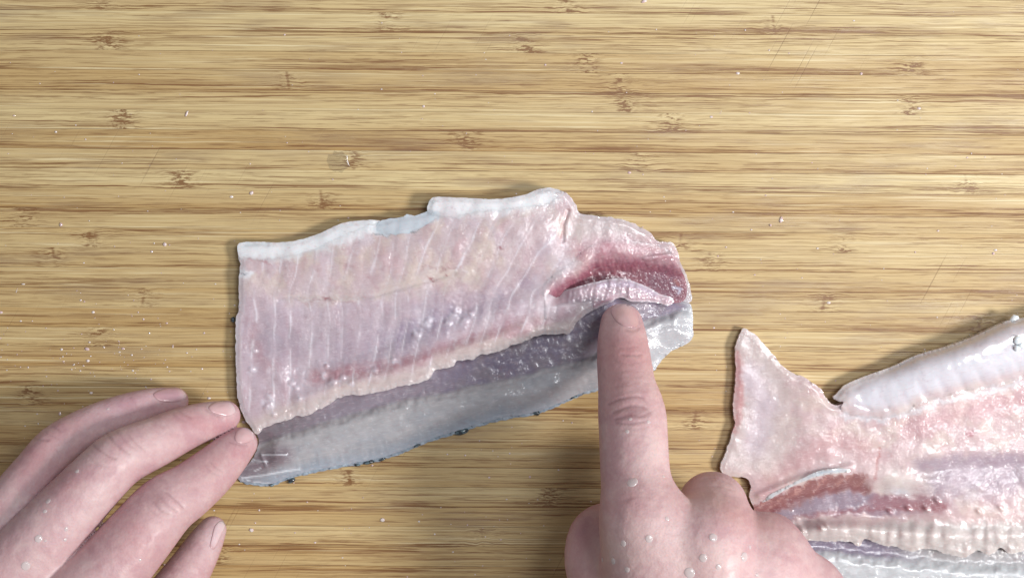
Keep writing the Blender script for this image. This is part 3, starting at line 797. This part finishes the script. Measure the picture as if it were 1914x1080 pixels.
def b2_z(x, y, d):
    h = 6.5 + 5.0 * ss(1560, 1850, x)
    t = belly_low(x) - y
    dt = seg_dist(x, y, [p for p in b2_outline[:15]])
    top = h * (0.62 + 0.38 * prof(dt, 46))
    low = f2_h(x, y) + 0.35
    k = ss(-4, 48, t)
    h = low * (1 - k) + np.maximum(top, low * 0.9) * k
    return np.maximum(h * (0.6 + 0.4 * prof(dt, 30)) + 0.35 * (fbm(x / 30, y / 26, 113) - 0.5) - 0.22 * np.exp(-(np.abs((x - 0.5 * y) / 40 - np.round((x - 0.5 * y) / 40)) * 40 / 8) ** 2) * ss(60, 20, t) - 0.25 * line(x, y, [(1600, 755), (1630, 765), (1660, 762)], 2, 8) - 0.2 * ss(4, 0, d), 2.0) * 1e-3
    crest = line(x, y, [(1590, 740), (1667, 712), (1763, 678), (1860, 645), (1960, 610), (2150, 590)], 4, 50)
    h = h * (0.50 + 0.22 * prof(d, 26) + 0.30 * crest) + 0.4 * (fbm(x / 26, y / 22, 113) - 0.5)
    h = h - 0.35 * line(x, y, [(1600, 755), (1630, 765), (1660, 762)], 2, 8)
    return h * 1e-3
b2_outline = [(1556, 743), (1563, 736), (1580, 719), (1619, 702), (1667, 685), (1715, 663), (1763, 649), (1811, 632), (1860, 610), (1885, 599), (1914, 594), (2000, 570), (2100, 560),
              (2180, 600), (2130, 660), (1914, 706), (1860, 722), (1811, 730), (1763, 742), (1715, 756), (1696, 770), (1657, 780), (1619, 780), (1586, 774), (1570, 764), (1577, 752), (1566, 749)]
slab("belly_wall", b2_outline, b2_z, b2_color, M_MEMB, fillet2, zbot=0.003, rag=0.8, seed=33)
for k, (x, y, r) in enumerate([(1902, 636, 9), (1908, 645, 7), (1900, 650, 6), (1896, 598, 10)]):
    disk("fat_bubble", x, y, float(b2_z(np.array([x]), np.array([y]), np.array([22.]))[0]), r, r, 0, M_MEMB, fillet2, h=0.0011, col=(228, 232, 236), seed=k)

def l2_color(x, y, d):
    t = Tint(x, (186, 190, 190)); n1 = fbm(x / 30, y / 20, 121); n2 = fbm(x / 8, y / 8, 122)
    yr = np.interp(x, [1411, 1600, 1800, 1914, 2300], [985, 1008, 1028, 1030, 1046]) + 14 * (fbm(x / 26, y / 26, 127, 3) - 0.5)
    t.mix((120, 106, 130), ss(40, 22, y - yr) * ss(1760, 1640, x) * 0.9)
    t.mix((150, 142, 142), ss(34, 12, y - yr) * ss(1640, 1760, x) * 0.7)
    t.mix((206, 210, 210), ss(.5, .65, n1) * ss(20, 44, y - yr) * 0.7); t.mix((222, 226, 230), ss(.62, .75, n2) * 0.35)
    return t.c
def l2_z(x, y, d):
    yr = np.interp(x, [1411, 1600, 1800, 1914, 2300], [985, 1008, 1028, 1030, 1046]) + 14 * (fbm(x / 26, y / 26, 127, 3) - 0.5)
    h = 1.8 + 2.4 * ss(18, 48, y - yr) + 0.12 * (fbm(x / 11, y / 11, 123, 2) - 0.5) + 0.3 * (fbm(x / 24, y / 12, 124) - 0.5)
    return np.maximum(h * (0.4 + 0.6 * prof(d, 24)), 0.7) * 1e-3
slab("lower_muscle", [(1420, 965), (1500, 985), (1700, 1000), (1914, 1005), (2200, 1010), (2230, 1100), (2000, 1170), (1700, 1180), (1520, 1120), (1440, 1040)], l2_z, l2_color,
     M_SKINF, fillet2, zbot=0.0003, rag=1.5, seed=41)

# ------------------------------------------------------------------ hands: one continuous skin each
def catmull(pts, sub=5):
    p = np.array(pts, float); p = np.vstack([2 * p[0] - p[1], p, 2 * p[-1] - p[-2]]); out = []
    for i in range(1, len(p) - 2):
        for j in range(sub):
            t = j / sub
            out.append(0.5 * (2 * p[i] + (p[i+1] - p[i-1]) * t + (2*p[i-1] - 5*p[i] + 4*p[i+1] - p[i+2]) * t*t + (3*p[i] - p[i-1] - 3*p[i+1] + p[i+2]) * t**3))
    out.append(p[-2]); return np.array(out)

def chain(pts, sub=4):
    """(px, py, z in mm, visible half width in px) -> world points (mm) and radii (mm)"""
    a = catmull(pts, sub) if len(pts) > 2 else np.array(pts, float)
    z = a[:, 2] * 1e-3
    w = P(a[:, 0], a[:, 1], z) * 1e3
    r = a[:, 3] / PXM * 1e3 * (CAM_H - z) / CAM_H
    return w, r

def smin(a, b, k):
    h = np.clip(0.5 + 0.5 * (b - a) / k, 0, 1)
    return b * (1 - h) + a * h - k * h * (1 - h)

def build_skin(fingers, palm, kf, kk, vox=0.55):
    ch = [chain(f) for f in fingers]; pc = [chain(f) for f in palm]
    lo = np.min([np.min(w - r[:, None], 0) for w, r in ch + pc], 0) - 3
    hi = np.max([np.max(w + r[:, None], 0) for w, r in ch + pc], 0) + 3
    n = np.ceil((hi - lo) / vox).astype(int) + 1
    ax = [(lo[i] + vox * np.arange(n[i])).astype(np.float32) for i in range(3)]
    BIG = np.float32(30.0)
    def field(w, r, pad):
        out = np.full(n, BIG, np.float32)
        a = np.maximum(((np.min(w - r[:, None], 0) - pad - lo) / vox).astype(int), 0)
        b = np.minimum(((np.max(w + r[:, None], 0) + pad - lo) / vox).astype(int) + 1, n)
        X = ax[0][a[0]:b[0]][:, None, None]; Y = ax[1][a[1]:b[1]][None, :, None]; Z = ax[2][a[2]:b[2]][None, None, :]
        best = np.full((b[0]-a[0], b[1]-a[1], b[2]-a[2]), BIG, np.float32)
        for i in range(len(w) - 1):
            # only the neighbourhood of this piece
            s0 = np.minimum(w[i], w[i+1]) - max(r[i], r[i+1]) - pad; s1 = np.maximum(w[i], w[i+1]) + max(r[i], r[i+1]) + pad
            ia = np.maximum(((s0 - lo) / vox).astype(int) - a, 0); ib = np.minimum(((s1 - lo) / vox).astype(int) + 1 - a, np.array(best.shape))
            sl = tuple(slice(ia[q], ib[q]) for q in range(3))
            x, y, z = X[sl[0]], Y[:, sl[1]], Z[:, :, sl[2]]
            d = (w[i+1] - w[i]).astype(np.float32); L = float(d @ d) + 1e-6
            px, py, pz = x - np.float32(w[i][0]), y - np.float32(w[i][1]), z - np.float32(w[i][2])
            t = np.clip((px * d[0] + py * d[1] + pz * d[2]) / np.float32(L), 0, 1)
            D = np.sqrt((px - t * d[0]) ** 2 + (py - t * d[1]) ** 2 + (pz - t * d[2]) ** 2) - (np.float32(r[i]) + t * np.float32(r[i+1] - r[i]))
            best[sl] = np.minimum(best[sl], D)
        out[a[0]:b[0], a[1]:b[1], a[2]:b[2]] = best
        return out
    pf = None
    for w, r in pc:
        f = field(w, r, 12); pf = f if pf is None else smin(pf, f, np.float32(9.0))
    tot = pf.copy()
    for (w, r), k in zip(ch, kf):
        tot = np.minimum(tot, smin(pf, field(w, r, 8), np.float32(k)))
    del pf
    # surface nets
    s = tot < 0
    A = s[:-1, :-1, :-1]; cnt = np.zeros(A.shape, np.int8)
    for i in (0, 1):
        for j in (0, 1):
            for k in (0, 1):
                cnt += s[i:n[0]-1+i, j:n[1]-1+j, k:n[2]-1+k]
    cell = (cnt > 0) & (cnt < 8)
    ci = np.argwhere(cell); m = len(ci)
    vid = np.full(A.shape, -1, np.int32); vid[cell] = np.arange(m)
    acc = np.zeros((m, 3)); num = np.zeros(m)
    corners = [(i, j, k) for i in (0, 1) for j in (0, 1) for k in (0, 1)]
    val = {c: tot[ci[:, 0] + c[0], ci[:, 1] + c[1], ci[:, 2] + c[2]].astype(float) for c in corners}
    for c in corners:
        for a in range(3):
            if c[a] == 0:
                e = list(c); e[a] = 1; e = tuple(e)
                v0, v1 = val[c], val[e]; hit = (v0 < 0) != (v1 < 0)
                t = np.where(hit, v0 / np.where(hit, v0 - v1, 1), 0)
                p = np.tile(np.array(c, float), (m, 1)); p[:, a] = t
                acc[hit] += p[hit]; num[hit] += 1
    co = (ci + acc / num[:, None]) * vox + lo
    faces = []
    for a in range(3):
        b, c = (a + 1) % 3, (a + 2) % 3
        sl0 = [slice(None)] * 3; sl1 = [slice(None)] * 3; sl0[a] = slice(0, -1); sl1[a] = slice(1, None)
        s0, s1 = s[tuple(sl0)], s[tuple(sl1)]
        for inn in (True, False):
            e = np.argwhere((s0 & ~s1) if inn else (~s0 & s1))
            e = e[(e[:, b] > 0) & (e[:, c] > 0)]
            q = []
            for db, dc in ((1, 1), (0, 1), (0, 0), (1, 0)):
                g = e.copy(); g[:, b] -= db; g[:, c] -= dc; q.append(vid[g[:, 0], g[:, 1], g[:, 2]])
            q = np.stack(q, 1); q = q[(q >= 0).all(1)]
            faces.append(q if inn else q[:, ::-1])
    F = np.concatenate(faces)
    # smooth the voxel steps
    E = np.concatenate([F[:, [0, 1]], F[:, [1, 2]], F[:, [2, 3]], F[:, [3, 0]]])
    deg = np.bincount(E[:, 0], minlength=m).astype(float)
    for it in range(4):
        av = np.stack([np.bincount(E[:, 0], co[E[:, 1], q], minlength=m) for q in range(3)], 1) / np.maximum(deg, 1)[:, None]
        co = co + (0.55 if it % 2 == 0 else -0.56) * (av - co)
    if kk:                                  # soften the folds on the back of the hand
        for it in range(22):
            px_, py_ = project(co * 1e-3); wgt = ss(930, 1000, py_) * ss(26, 38, co[:, 2]) * 0.55 * kk
            av = np.stack([np.bincount(E[:, 0], co[E[:, 1], q], minlength=m) for q in range(3)], 1) / np.maximum(deg, 1)[:, None]
            co = co + wgt[:, None] * (av - co)
    return co * 1e-3, F

def normals(co, F):
    a = co[F[:, 2]] - co[F[:, 0]]; b = co[F[:, 3]] - co[F[:, 1]]
    fn = np.cross(a, b); N = np.zeros_like(co)
    for q in range(4):
        for k in range(3): N[:, k] += np.bincount(F[:, q], fn[:, k], minlength=len(co))
    return N / (np.linalg.norm(N, axis=1)[:, None] + 1e-12)

def make_hand(label, gain, fingers, palm, kf, kk, creases, tints, base_loc, nails, seed):
    co, F = build_skin(fingers, palm, kf, kk)
    N = normals(co, F)
    px, py = project(co)
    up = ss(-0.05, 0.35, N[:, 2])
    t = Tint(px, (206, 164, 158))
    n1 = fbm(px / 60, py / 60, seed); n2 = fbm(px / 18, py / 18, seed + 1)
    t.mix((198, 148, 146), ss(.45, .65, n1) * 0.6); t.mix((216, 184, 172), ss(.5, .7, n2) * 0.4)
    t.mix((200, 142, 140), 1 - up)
    for c, x, y, rx, ry, ang, w in tints: t.mix(c, blob(px, py, x, y, rx, ry, ang) * w)
    disp = np.zeros(len(co))
    for pts, w, dep, dk in creases:
        dpts = densify(pts + pts[-2:0:-1], 4)[: None] if False else catmull(pts, 5) if len(pts) > 2 else np.array(pts, float)
        wob = (vn(px / 5, py / 5, seed + 7) - 0.5) * 1.6
        dd = seg_dist(px, py + wob, [tuple(q) for q in dpts])
        g = np.exp(-(dd / w) ** 2) * up
        dep *= 0.62; dk *= 0.8; disp -= dep * g; disp += dep * 0.22 * np.exp(-((dd - w * 2.4) / (w * 1.2)) ** 2) * up
        t.mix((128, 78, 78), np.exp(-(dd / (w * 0.9)) ** 2) * up * dk)
    fine = fbm(px / 3.2, py / 3.2, seed + 4, 2); t.mix((168, 116, 116), ss(.50, .34, fine) * 0.11); t.mix((226, 196, 188), ss(.56, .70, fine) * 0.08)
    t.mix((176, 120, 126), ss(.54, .70, fbm(px / 34, py / 34, seed + 5, 3)) * 0.22)
    disp += up * (fbm(px / 16, py / 16, seed + 3, 3) - 0.5) * 0.26
    co = co + N * disp[:, None] * 1e-3
    hand = empty("hand", base_loc); tag(hand, label, "hand")
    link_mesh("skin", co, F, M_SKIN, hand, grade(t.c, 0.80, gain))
    bvh = BVHTree.FromPolygons([tuple(v) for v in co.tolist()], F.tolist())
    for outline, c, edge in nails: make_nail(hand, bvh, outline, c, edge)
    return hand, bvh

def hit(bvh, x, y):
    p = Vector(P(x, y, 0.0)); o = Vector((0, 0, CAM_H))
    return bvh.ray_cast(o, (p - o).normalized())

def make_nail(hand, bvh, outline, c, edge):
    o = densify(outline, 2.0); ctr = o.mean(0)
    rings = [1.0, 0.97, 0.9, 0.75, 0.5, 0.25]; vs = []; n = len(o); cs = []
    lift = [-0.12, 0.08, 0.18, 0.26, 0.30, 0.32]
    for r, l in zip(rings, lift):
        for q in ctr + (o - ctr) * r:
            loc, nor, *_ = hit(bvh, q[0], q[1])
            if loc is None: loc, nor, *_ = hit(bvh, *(ctr + (q - ctr) * 0.8))
            if loc is None: loc, nor, *_ = hit(bvh, *ctr)
            nn = (nor * 0.6 + Vector((0, 0, 1)) * 0.4).normalized()
            vs.append(loc + nn * l * 1e-3)
            u = (q - ctr) @ np.array(edge); cs.append(np.clip(u, 0, 1))
    loc, nor, *_ = hit(bvh, *ctr); vs.append(loc + nor * 0.00046); cs.append(0.0)
    fs = []
    for k in range(5):
        for i in range(n):
            j = (i + 1) % n; fs.append((k*n + i, k*n + j, k*n + n + j, k*n + n + i))
    for i in range(n): fs.append((5*n + i, 5*n + (i+1) % n, 6*n))
    t = Tint(np.array(cs), c); rg_ = np.append(np.repeat(np.array(rings), n), 0.0)
    t.mix((196, 152, 150), ss(.62, .97, rg_) * ss(.9, .2, np.array(cs)) * 0.85); t.mix((150, 104, 104), ss(.9, .99, rg_) * ss(.3, .0, np.array(cs)) * 0.45); t.mix((214, 196, 190), ss(.35, .9, np.array(cs)) * 0.6)
    me = link_mesh("fingernail", np.array([tuple(v) for v in vs]), fs, M_NAIL, hand, grade(t.c, 0.9, (0.97, 0.96, 1.03)))
    bm_fix(me)
    return me
def bm_fix(o):
    import bmesh
    b = bmesh.new(); b.from_mesh(o.data); bmesh.ops.recalc_face_normals(b, faces=b.faces)
    if sum(f.normal.z for f in b.faces) < 0: bmesh.ops.reverse_faces(b, faces=b.faces)
    b.to_mesh(o.data); b.free()

R_F = [  # index, thumb, middle, ring, little
    [(1162, 607, 12.5, 40), (1164, 640, 17, 47), (1167, 680, 22, 51), (1172, 722, 27.5, 54), (1181, 772, 33, 63), (1184, 815, 37, 64), (1186, 860, 41, 64.5), (1190, 910, 45, 66),
     (1202, 975, 49, 72), (1216, 1045, 50, 78)],
    [(1240, 1220, 40, 80), (1170, 1130, 36, 72), (1124, 1066, 31, 66), (1112, 1006, 26, 51), (1140, 985, 18, 46), (1185, 1005, 13, 42), (1220, 1040, 12, 36)],
    [(1325, 1030, 52, 74), (1330, 985, 44, 69), (1332, 947, 31, 66), (1332, 955, 21, 56), (1325, 995, 13, 48), (1312, 1040, 10, 42)],
    [(1425, 1075, 46, 70), (1428, 1040, 39, 64), (1438, 1014, 26, 57), (1436, 1030, 18, 50), (1425, 1070, 12, 45), (1405, 1110, 10, 40)],
    [(1505, 1140, 38, 62), (1510, 1110, 33, 56), (1512, 1095, 25, 48), (1505, 1110, 16, 44), (1490, 1150, 10, 38)],
]
R_P = [[(1208, 990, 49, 74), (1260, 1180, 53, 84), (1310, 1420, 56, 110)], [(1322, 1020, 52, 74), (1340, 1200, 56, 84), (1350, 1420, 58, 112)],
       [(1424, 1066, 46, 70), (1410, 1220, 51, 80), (1390, 1420, 56, 108)], [(1502, 1130, 38, 64), (1470, 1260, 45, 76), (1430, 1420, 54, 104)],
       [(1178, 1110, 38, 84), (1250, 1260, 44, 98), (1330, 1420, 54, 118)], [(1360, 1420, 56, 150), (1375, 1540, 58, 150)],
       [(1240, 1040, 34, 90), (1340, 1090, 34, 100), (1430, 1140, 32, 90)], [(1405, 1030, 40, 56), (1462, 1075, 37, 60), (1500, 1120, 34, 62)]]
SK_RED, SK_PALE, SK_DK = (190, 118, 116), (220, 190, 178), (150, 98, 100)
R_CREASE = [([(1138, 756), (1160, 745), (1186, 741), (1202, 743)], 2.6, 0.28, 0.55), ([(1146, 772), (1166, 762), (1190, 758), (1210, 764)], 2.6, 0.26, 0.45),
            ([(1150, 784), (1175, 776), (1200, 778), (1216, 770)], 3.0, 0.26, 0.5), ([(1152, 790), (1176, 792), (1204, 787)], 2.6, 0.24, 0.45),
            ([(1202, 746), (1210, 753)], 2.4, 0.14, 0.2), ([(1166, 800), (1190, 802), (1206, 798)], 2.4, 0.12, 0.2),
            ([(1160, 662), (1180, 664), (1200, 663)], 2.2, 0.22, 0.4), ([(1150, 676), (1175, 680), (1196, 677)], 2.2, 0.10, 0.15), ([(1170, 616), (1184, 618), (1196, 612)], 2.6, 0.22, 0.3)]
R_CREASE += [([(1150, 724), (1178, 720), (1200, 724)], 2.0, 0.08, 0.12), ([(1146, 816), (1180, 812), (1214, 816)], 2.2, 0.08, 0.12), ([(1142, 646), (1166, 650), (1190, 648)], 2.0, 0.10, 0.16), ([(1160, 936), (1196, 928), (1232, 936)], 2.4, 0.10, 0.1), ([(1300, 900), (1332, 892), (1364, 902)], 2.2, 0.14, 0.15), ([(1294, 914), (1332, 908), (1372, 916)], 2.2, 0.12, 0.12)]
R_TINT = [(SK_RED, 1164, 655, 50, 40, 0, 0.55), ((140, 92, 94), 1186, 771, 30, 13, -4, 0.75), (SK_RED, 1150, 720, 30, 60, 0, 0.4), (SK_PALE, 1225, 860, 26, 90, 0, 0.6),
          (SK_RED, 1180, 940, 46, 40, 0, 0.35), (SK_PALE, 1240, 1000, 60, 50, 0, 0.4), ((200, 132, 122), 1390, 965, 60, 24, 20, 0.4), ((206, 172, 154), 1160, 1030, 50, 60, 0, 0.5),
          (SK_RED, 1085, 1000, 30, 50, 0, 0.5), ((214, 182, 166), 1300, 1060, 100, 50, 0, 0.5), ((204, 162, 150), 1330, 920, 60, 40, 0, 0.4)]
R_NAIL = [([(1141, 582), (1147, 573), (1160, 567), (1176, 569), (1189, 580), (1195, 594), (1194, 606), (1184, 612), (1169, 611), (1155, 604), (1146, 594)], (212, 172, 168), (0.0, -0.045))]
right_hand, bvhR = make_hand("wet right hand pointing its index finger down at the middle fillet", (0.965, 0.965, 1.05), R_F, R_P, (8, 7, 6, 9, 9), 1.0, R_CREASE, R_TINT, (0.055, -0.1, 0.0), R_NAIL, 201)

L_F = [  # index, middle, ring, little, thumb
    [(450, 829, 13.5, 31), (426, 852, 16.5, 39), (395, 882, 20.5, 46), (352, 917, 26, 52), (308, 947, 31, 58.5), (264, 997, 35, 64), (214, 1056, 38, 69), (150, 1130, 41, 76)],
    [(420, 777, 12.5, 29), (388, 786, 15, 35.5), (344, 801, 20, 41), (290, 826, 26.5, 47), (226, 856, 32.5, 53), (182, 896, 36, 56), (120, 962, 39, 62), (62, 1026, 41, 68), (-20, 1112, 43, 76)],
    [(325, 750, 8, 27), (286, 757, 11, 32), (230, 775, 16, 38), (165, 803, 21.5, 42), (108, 838, 26, 45), (72, 884, 29, 49), (18, 955, 33, 56), (-60, 1060, 38, 68)],
    [(-40, 830, 8, 26), (-66, 862, 13, 33), (-100, 930, 22, 38), (-120, 1000, 28, 44), (-145, 1100, 33, 58)],
    [(397, 990, 10, 26), (380, 1020, 13, 34), (350, 1070, 18, 42), (300, 1140, 23, 52), (210, 1230, 29, 66), (110, 1310, 36, 84)],
]
L_P = [[(140, 1140, 41, 78), (30, 1280, 45, 88), (-60, 1420, 48, 110)], [(-20, 1125, 43, 78), (-70, 1270, 47, 88), (-110, 1420, 50, 110)],
       [(-72, 1090, 39, 72), (-130, 1260, 44, 82), (-150, 1420, 48, 104)], [(-150, 1120, 34, 64), (-190, 1270, 40, 76), (-190, 1420, 46, 98)],
       [(130, 1300, 36, 84), (20, 1400, 42, 110)], [(-90, 1420, 46, 145), (-100, 1530, 48, 145)]]
L_CREASE = [([(174, 831), (182, 839), (190, 844)], 2.2, 0.2, 0.45), ([(193, 846), (204, 853), (216, 857)], 2.2, 0.2, 0.45), ([(200, 810), (216, 830), (242, 848)], 2.4, 0.2, 0.35),
            ([(236, 808), (252, 826), (270, 842)], 2.2, 0.16, 0.25), ([(162, 850), (180, 866), (200, 872)], 2.2, 0.14, 0.2), ([(333, 768), (345, 774), (357, 781)], 2.2, 0.16, 0.3),
            ([(311, 920), (326, 932), (342, 948)], 2.4, 0.2, 0.4), ([(287, 938), (300, 952), (326, 963)], 2.4, 0.2, 0.4), ([(296, 924), (310, 940), (330, 955)], 2.4, 0.16, 0.25),
            ([(63, 818), (76, 822), (90, 823)], 2.2, 0.2, 0.4), ([(99, 797), (106, 801), (112, 806)], 2.2, 0.16, 0.3), ([(384, 764), (398, 773), (416, 780)], 2.4, 0.2, 0.3),
            ([(430, 826), (446, 831), (462, 832)], 2.4, 0.2, 0.35)]
L_CREASE += [([(300, 915), (314, 924), (328, 938)], 2.0, 0.12, 0.2), ([(274, 944), (284, 956), (298, 966)], 2.0, 0.12, 0.2), ([(392, 862), (404, 874), (416, 880)], 2.0, 0.14, 0.25), ([(384, 870), (396, 882), (408, 888)], 2.0, 0.10, 0.18),
             ([(218, 806), (236, 826), (256, 842)], 2.0, 0.10, 0.18), ([(322, 774), (334, 782), (348, 788)], 2.0, 0.10, 0.18), ([(84, 806), (96, 814), (108, 820)], 2.0, 0.12, 0.2), ([(244, 744), (252, 752), (256, 762)], 2.0, 0.10, 0.18)]
L_TINT = [((188, 112, 116), 452, 845, 30, 22, 0, 0.4), ((188, 112, 116), 410, 792, 34, 16, 0, 0.4), (SK_RED, 350, 778, 50, 18, 24, 0.45), (SK_DK, 296, 932, 16, 16, 0, 0.55), (SK_RED, 250, 1010, 60, 60, 0, 0.4), (SK_PALE, 180, 950, 70, 26, -46, 0.6), (SK_PALE, 270, 840, 40, 20, -30, 0.35),
          (SK_RED, 110, 800, 60, 22, -30, 0.35), ((198, 150, 160), 230, 755, 70, 20, -14, 0.5), (SK_RED, 60, 860, 40, 40, 0, 0.45), (SK_RED, 400, 870, 40, 30, -40, 0.35),
          (SK_RED, 120, 900, 40, 30, -40, 0.4), ((208, 176, 164), 60, 1050, 60, 40, 0, 0.4), ((220, 190, 184), 400, 1000, 22, 40, 30, 0.6)]
NAILC = (212, 174, 170)
L_NAIL = [([(389, 761), (400, 752), (418, 747), (434, 755), (440, 768), (428, 777), (408, 775), (394, 769)], NAILC, (0.045, 0.0)),
          ([(438, 817), (445, 802), (460, 798), (472, 806), (475, 820), (460, 828), (443, 827)], NAILC, (0.04, -0.02)),
          ([(286, 736), (312, 725), (338, 727), (349, 740), (336, 750), (300, 750)], (190, 148, 152), (0.03, 0.0)),
          ([(402, 981), (414, 972), (421, 979), (413, 1001), (400, 1026), (392, 1022), (396, 1001)], (216, 190, 188), (0.02, -0.03))]
left_hand, bvhL = make_hand("left hand at the lower left with fingertips holding the middle fillet", (0.93, 0.925, 1.02), L_F, L_P, (5, 5, 5, 5, 6), 0.0, L_CREASE, L_TINT, (-0.14, -0.09, 0.0), L_NAIL, 301)

# ------------------------------------------------------------------ water droplets on the hands
DROP_R = {0: "large water droplet near the base of the pointing index finger", 1: "small water droplet just below the knuckle creases of the pointing finger",
          2: "tiny water droplet in the middle of the pointing finger's knuckle creases", 3: "tiny water droplet at the right end of the pointing finger's knuckle creases",
          8: "largest water droplet on the pointing hand's back, at the bottom edge of the photo", 11: "rightmost larger water droplet on the back of the pointing hand",
          4: "uppermost larger water droplet on the hand's back below the pointing finger", 17: "tiny water droplet on the right side of the pointing finger's base"}
DROP_L = {0: "largest water droplet on the left hand, near the bottom left corner", 1: "second largest water droplet on the left hand, above the largest one",
          6: "tiny water droplet beside the creases of the left middle finger", 8: "tiny water droplet on the left ring finger", 9: "tiny water droplet on the left index finger near the bottom edge"}
def droplet(bvh, x, y, r, label, group, k):
    loc, nor, *_ = hit(bvh, x, y)
    if loc is None: return
    rr = 0.85 * r / PXM; n, rows = 12, 4; vs = []; fs = []
    q = nor.to_track_quat('Z', 'Y'); rg = random.Random(k); ex = rg.uniform(0.85, 1.2)
    for i in range(rows):
        a = math.pi / 2 * i / rows
        for j in range(n):
            b = 2 * math.pi * j / n
            vs.append(q @ Vector((rr * math.cos(a) * math.cos(b) * ex, rr * math.cos(a) * math.sin(b), rr * 0.26 * math.sin(a))))
    vs.append(q @ Vector((0, 0, rr * 0.26)))
    for i in range(rows - 1):
        for j in range(n):
            fs.append((i*n + j, i*n + (j+1) % n, (i+1)*n + (j+1) % n, (i+1)*n + j))
    for j in range(n): fs.append(((rows-1)*n + j, (rows-1)*n + (j+1) % n, rows*n))
    o = link_mesh("water_droplet", np.array([tuple(v) for v in vs]), fs, M_WATER)
    o.location = loc + nor * 0.00002
    tag(o, label, "droplet", group)
for k, (x, y, r) in enumerate([(1182, 901, 10), (1172, 806, 5), (1178, 783, 3.5), (1212, 788, 4), (1213, 1006, 8), (1165, 1015, 6), (1146, 1048, 6), (1126, 1045, 5), (1289, 1070, 11), (1314, 1042, 8),
                               (1333, 1004, 8), (1391, 1040, 9), (1402, 1022, 4), (1343, 1059, 6), (1172, 1064, 6), (1247, 969, 4), (1415, 1074, 4), (1240, 890, 3)]):
    droplet(bvhR, x, y, r, DROP_R.get(k, "small clear water droplet on the back of the pointing right hand"), "water droplets on the right hand", k)
for k, (x, y, r) in enumerate([(48, 1057, 9), (72, 1006, 8), (90, 936, 5), (84, 955, 4), (124, 988, 4), (122, 1008, 4), (144, 880, 4), (85, 1010, 3), (202, 764, 3), (262, 1046, 3)]):
    droplet(bvhL, x, y, r, DROP_L.get(k, "small clear water droplet on the left hand behind its middle finger knuckle"), "water droplets on the left hand", k + 50)

# ------------------------------------------------------------------ scraps and specks on the board
def scrap(x, y, rx, ry, ang, label, k, col=(228, 212, 214), h=0.001):
    rx, ry = rx * 0.75, ry * 0.75
    o = disk("fish_scrap", x, y, 0.00008, rx, ry, ang, M_CRUMB, None, h=h * 0.28, seed=k)
    tag(o, label, "fish scrap"); return o
for k, a in enumerate([
    (1460, 411, 4.5, 8, 12, "small white fish scrap on the bare board above the right fillet"),
    (1204, 3, 8, 4, -20, "pale fish scrap at the top edge of the board"),
    (114, 420, 4, 5, 0, "tiny pale scrap on the board at the far left"),
    (308, 457, 5, 5, 0, "tiny pale scrap on the board left of the middle fillet's upper corner"),
    (44, 531, 5, 2, 0, "flat white crumb on the board near the left edge"),
    (163, 652, 6, 4, 10, "white crumb on the board above the ring finger of the left hand"),
    (112, 773, 3.5, 5, 0, "white crumb on the board beside the left ring finger"),
    (470, 361, 6, 5, -30, "small pinkish scrap on the board above the middle fillet's left corner"),
    (715, 971, 6, 5, 0, "small clear scrap on the board below the middle fillet"),
    (470, 990, 6, 5, 20, "small clear scrap on the board right of the left thumb"),
    (349, 213, 3, 8, 20, "thin pink sliver on the upper left of the board"),
    (1440, 421, 3, 3, 0, "tiny round crumb left of the white scrap on the bare board")]):
    scrap(*a, k)
def film_material():
    m = Mat("water_film"); nt = m.nt; out = nt.nodes["Material Output"]
    tr = m.new('ShaderNodeBsdfTransparent'); tr.inputs['Color'].default_value = (0.985, 0.985, 0.985, 1)
    gl = m.new('ShaderNodeBsdfGlossy'); gl.inputs['Roughness'].default_value = 0.12
    mx = m.new('ShaderNodeMixShader'); mx.inputs[0].default_value = 0.07
    nt.links.new(tr.outputs[0], mx.inputs[1]); nt.links.new(gl.outputs[0], mx.inputs[2]); nt.links.new(mx.outputs[0], out.inputs['Surface'])
    return m.mat
spot = disk("water_spot", 632, 303, 0.0001, 22, 20, 20, film_material(), None, h=0.00012, n=20, seed=77)
tag(spot, "clear wet spot on the board above the left half of the middle fillet", "water spot")
def specks():
    rg = random.Random(5); vs = []; fs = []
    def add(x, y, r, el):
        b = len(vs); n = 6; a0 = rg.uniform(0, 3); s = 1 / PXM
        cx, cy = (x - 957) * s, (540 - y) * s
        for i in range(n):
            a = a0 + 2 * math.pi * i / n; vs.append((cx + r * el * s * math.cos(a), cy + r * s * math.sin(a), 0.00006))
        for i in range(n):
            a = a0 + 2 * math.pi * i / n; vs.append((cx + 0.6 * r * el * s * math.cos(a), cy + 0.6 * r * s * math.sin(a), 0.00006 + r * s * 0.45))
        for i in range(n):
            j = (i + 1) % n; fs.append((b + i, b + j, b + n + j, b + n + i))
        fs.append(tuple(range(b + n, b + 2 * n)))
    for _ in range(950):
        x, y = rg.uniform(-60, 1980), rg.uniform(-40, 1120)
        w = 0.25 + 0.75 * min(1, max(0, y / 900))
        if x < 450 and y > 520: w = 1.0
        if rg.random() > w: continue
        add(x, y, min(2.6, 0.7 + rg.expovariate(2.2)), rg.uniform(0.8, 1.6))
    for _ in range(120):
        add(rg.gauss(160, 140), rg.gauss(670, 45), min(2.8, 0.7 + rg.expovariate(1.9)), rg.uniform(0.8, 1.7))
    o = link_mesh("fish_specks", np.array(vs), fs, M_CRUMB)
    tag(o, "scatter of tiny pale wet specks over the bamboo board", "specks", kind="stuff")
specks()
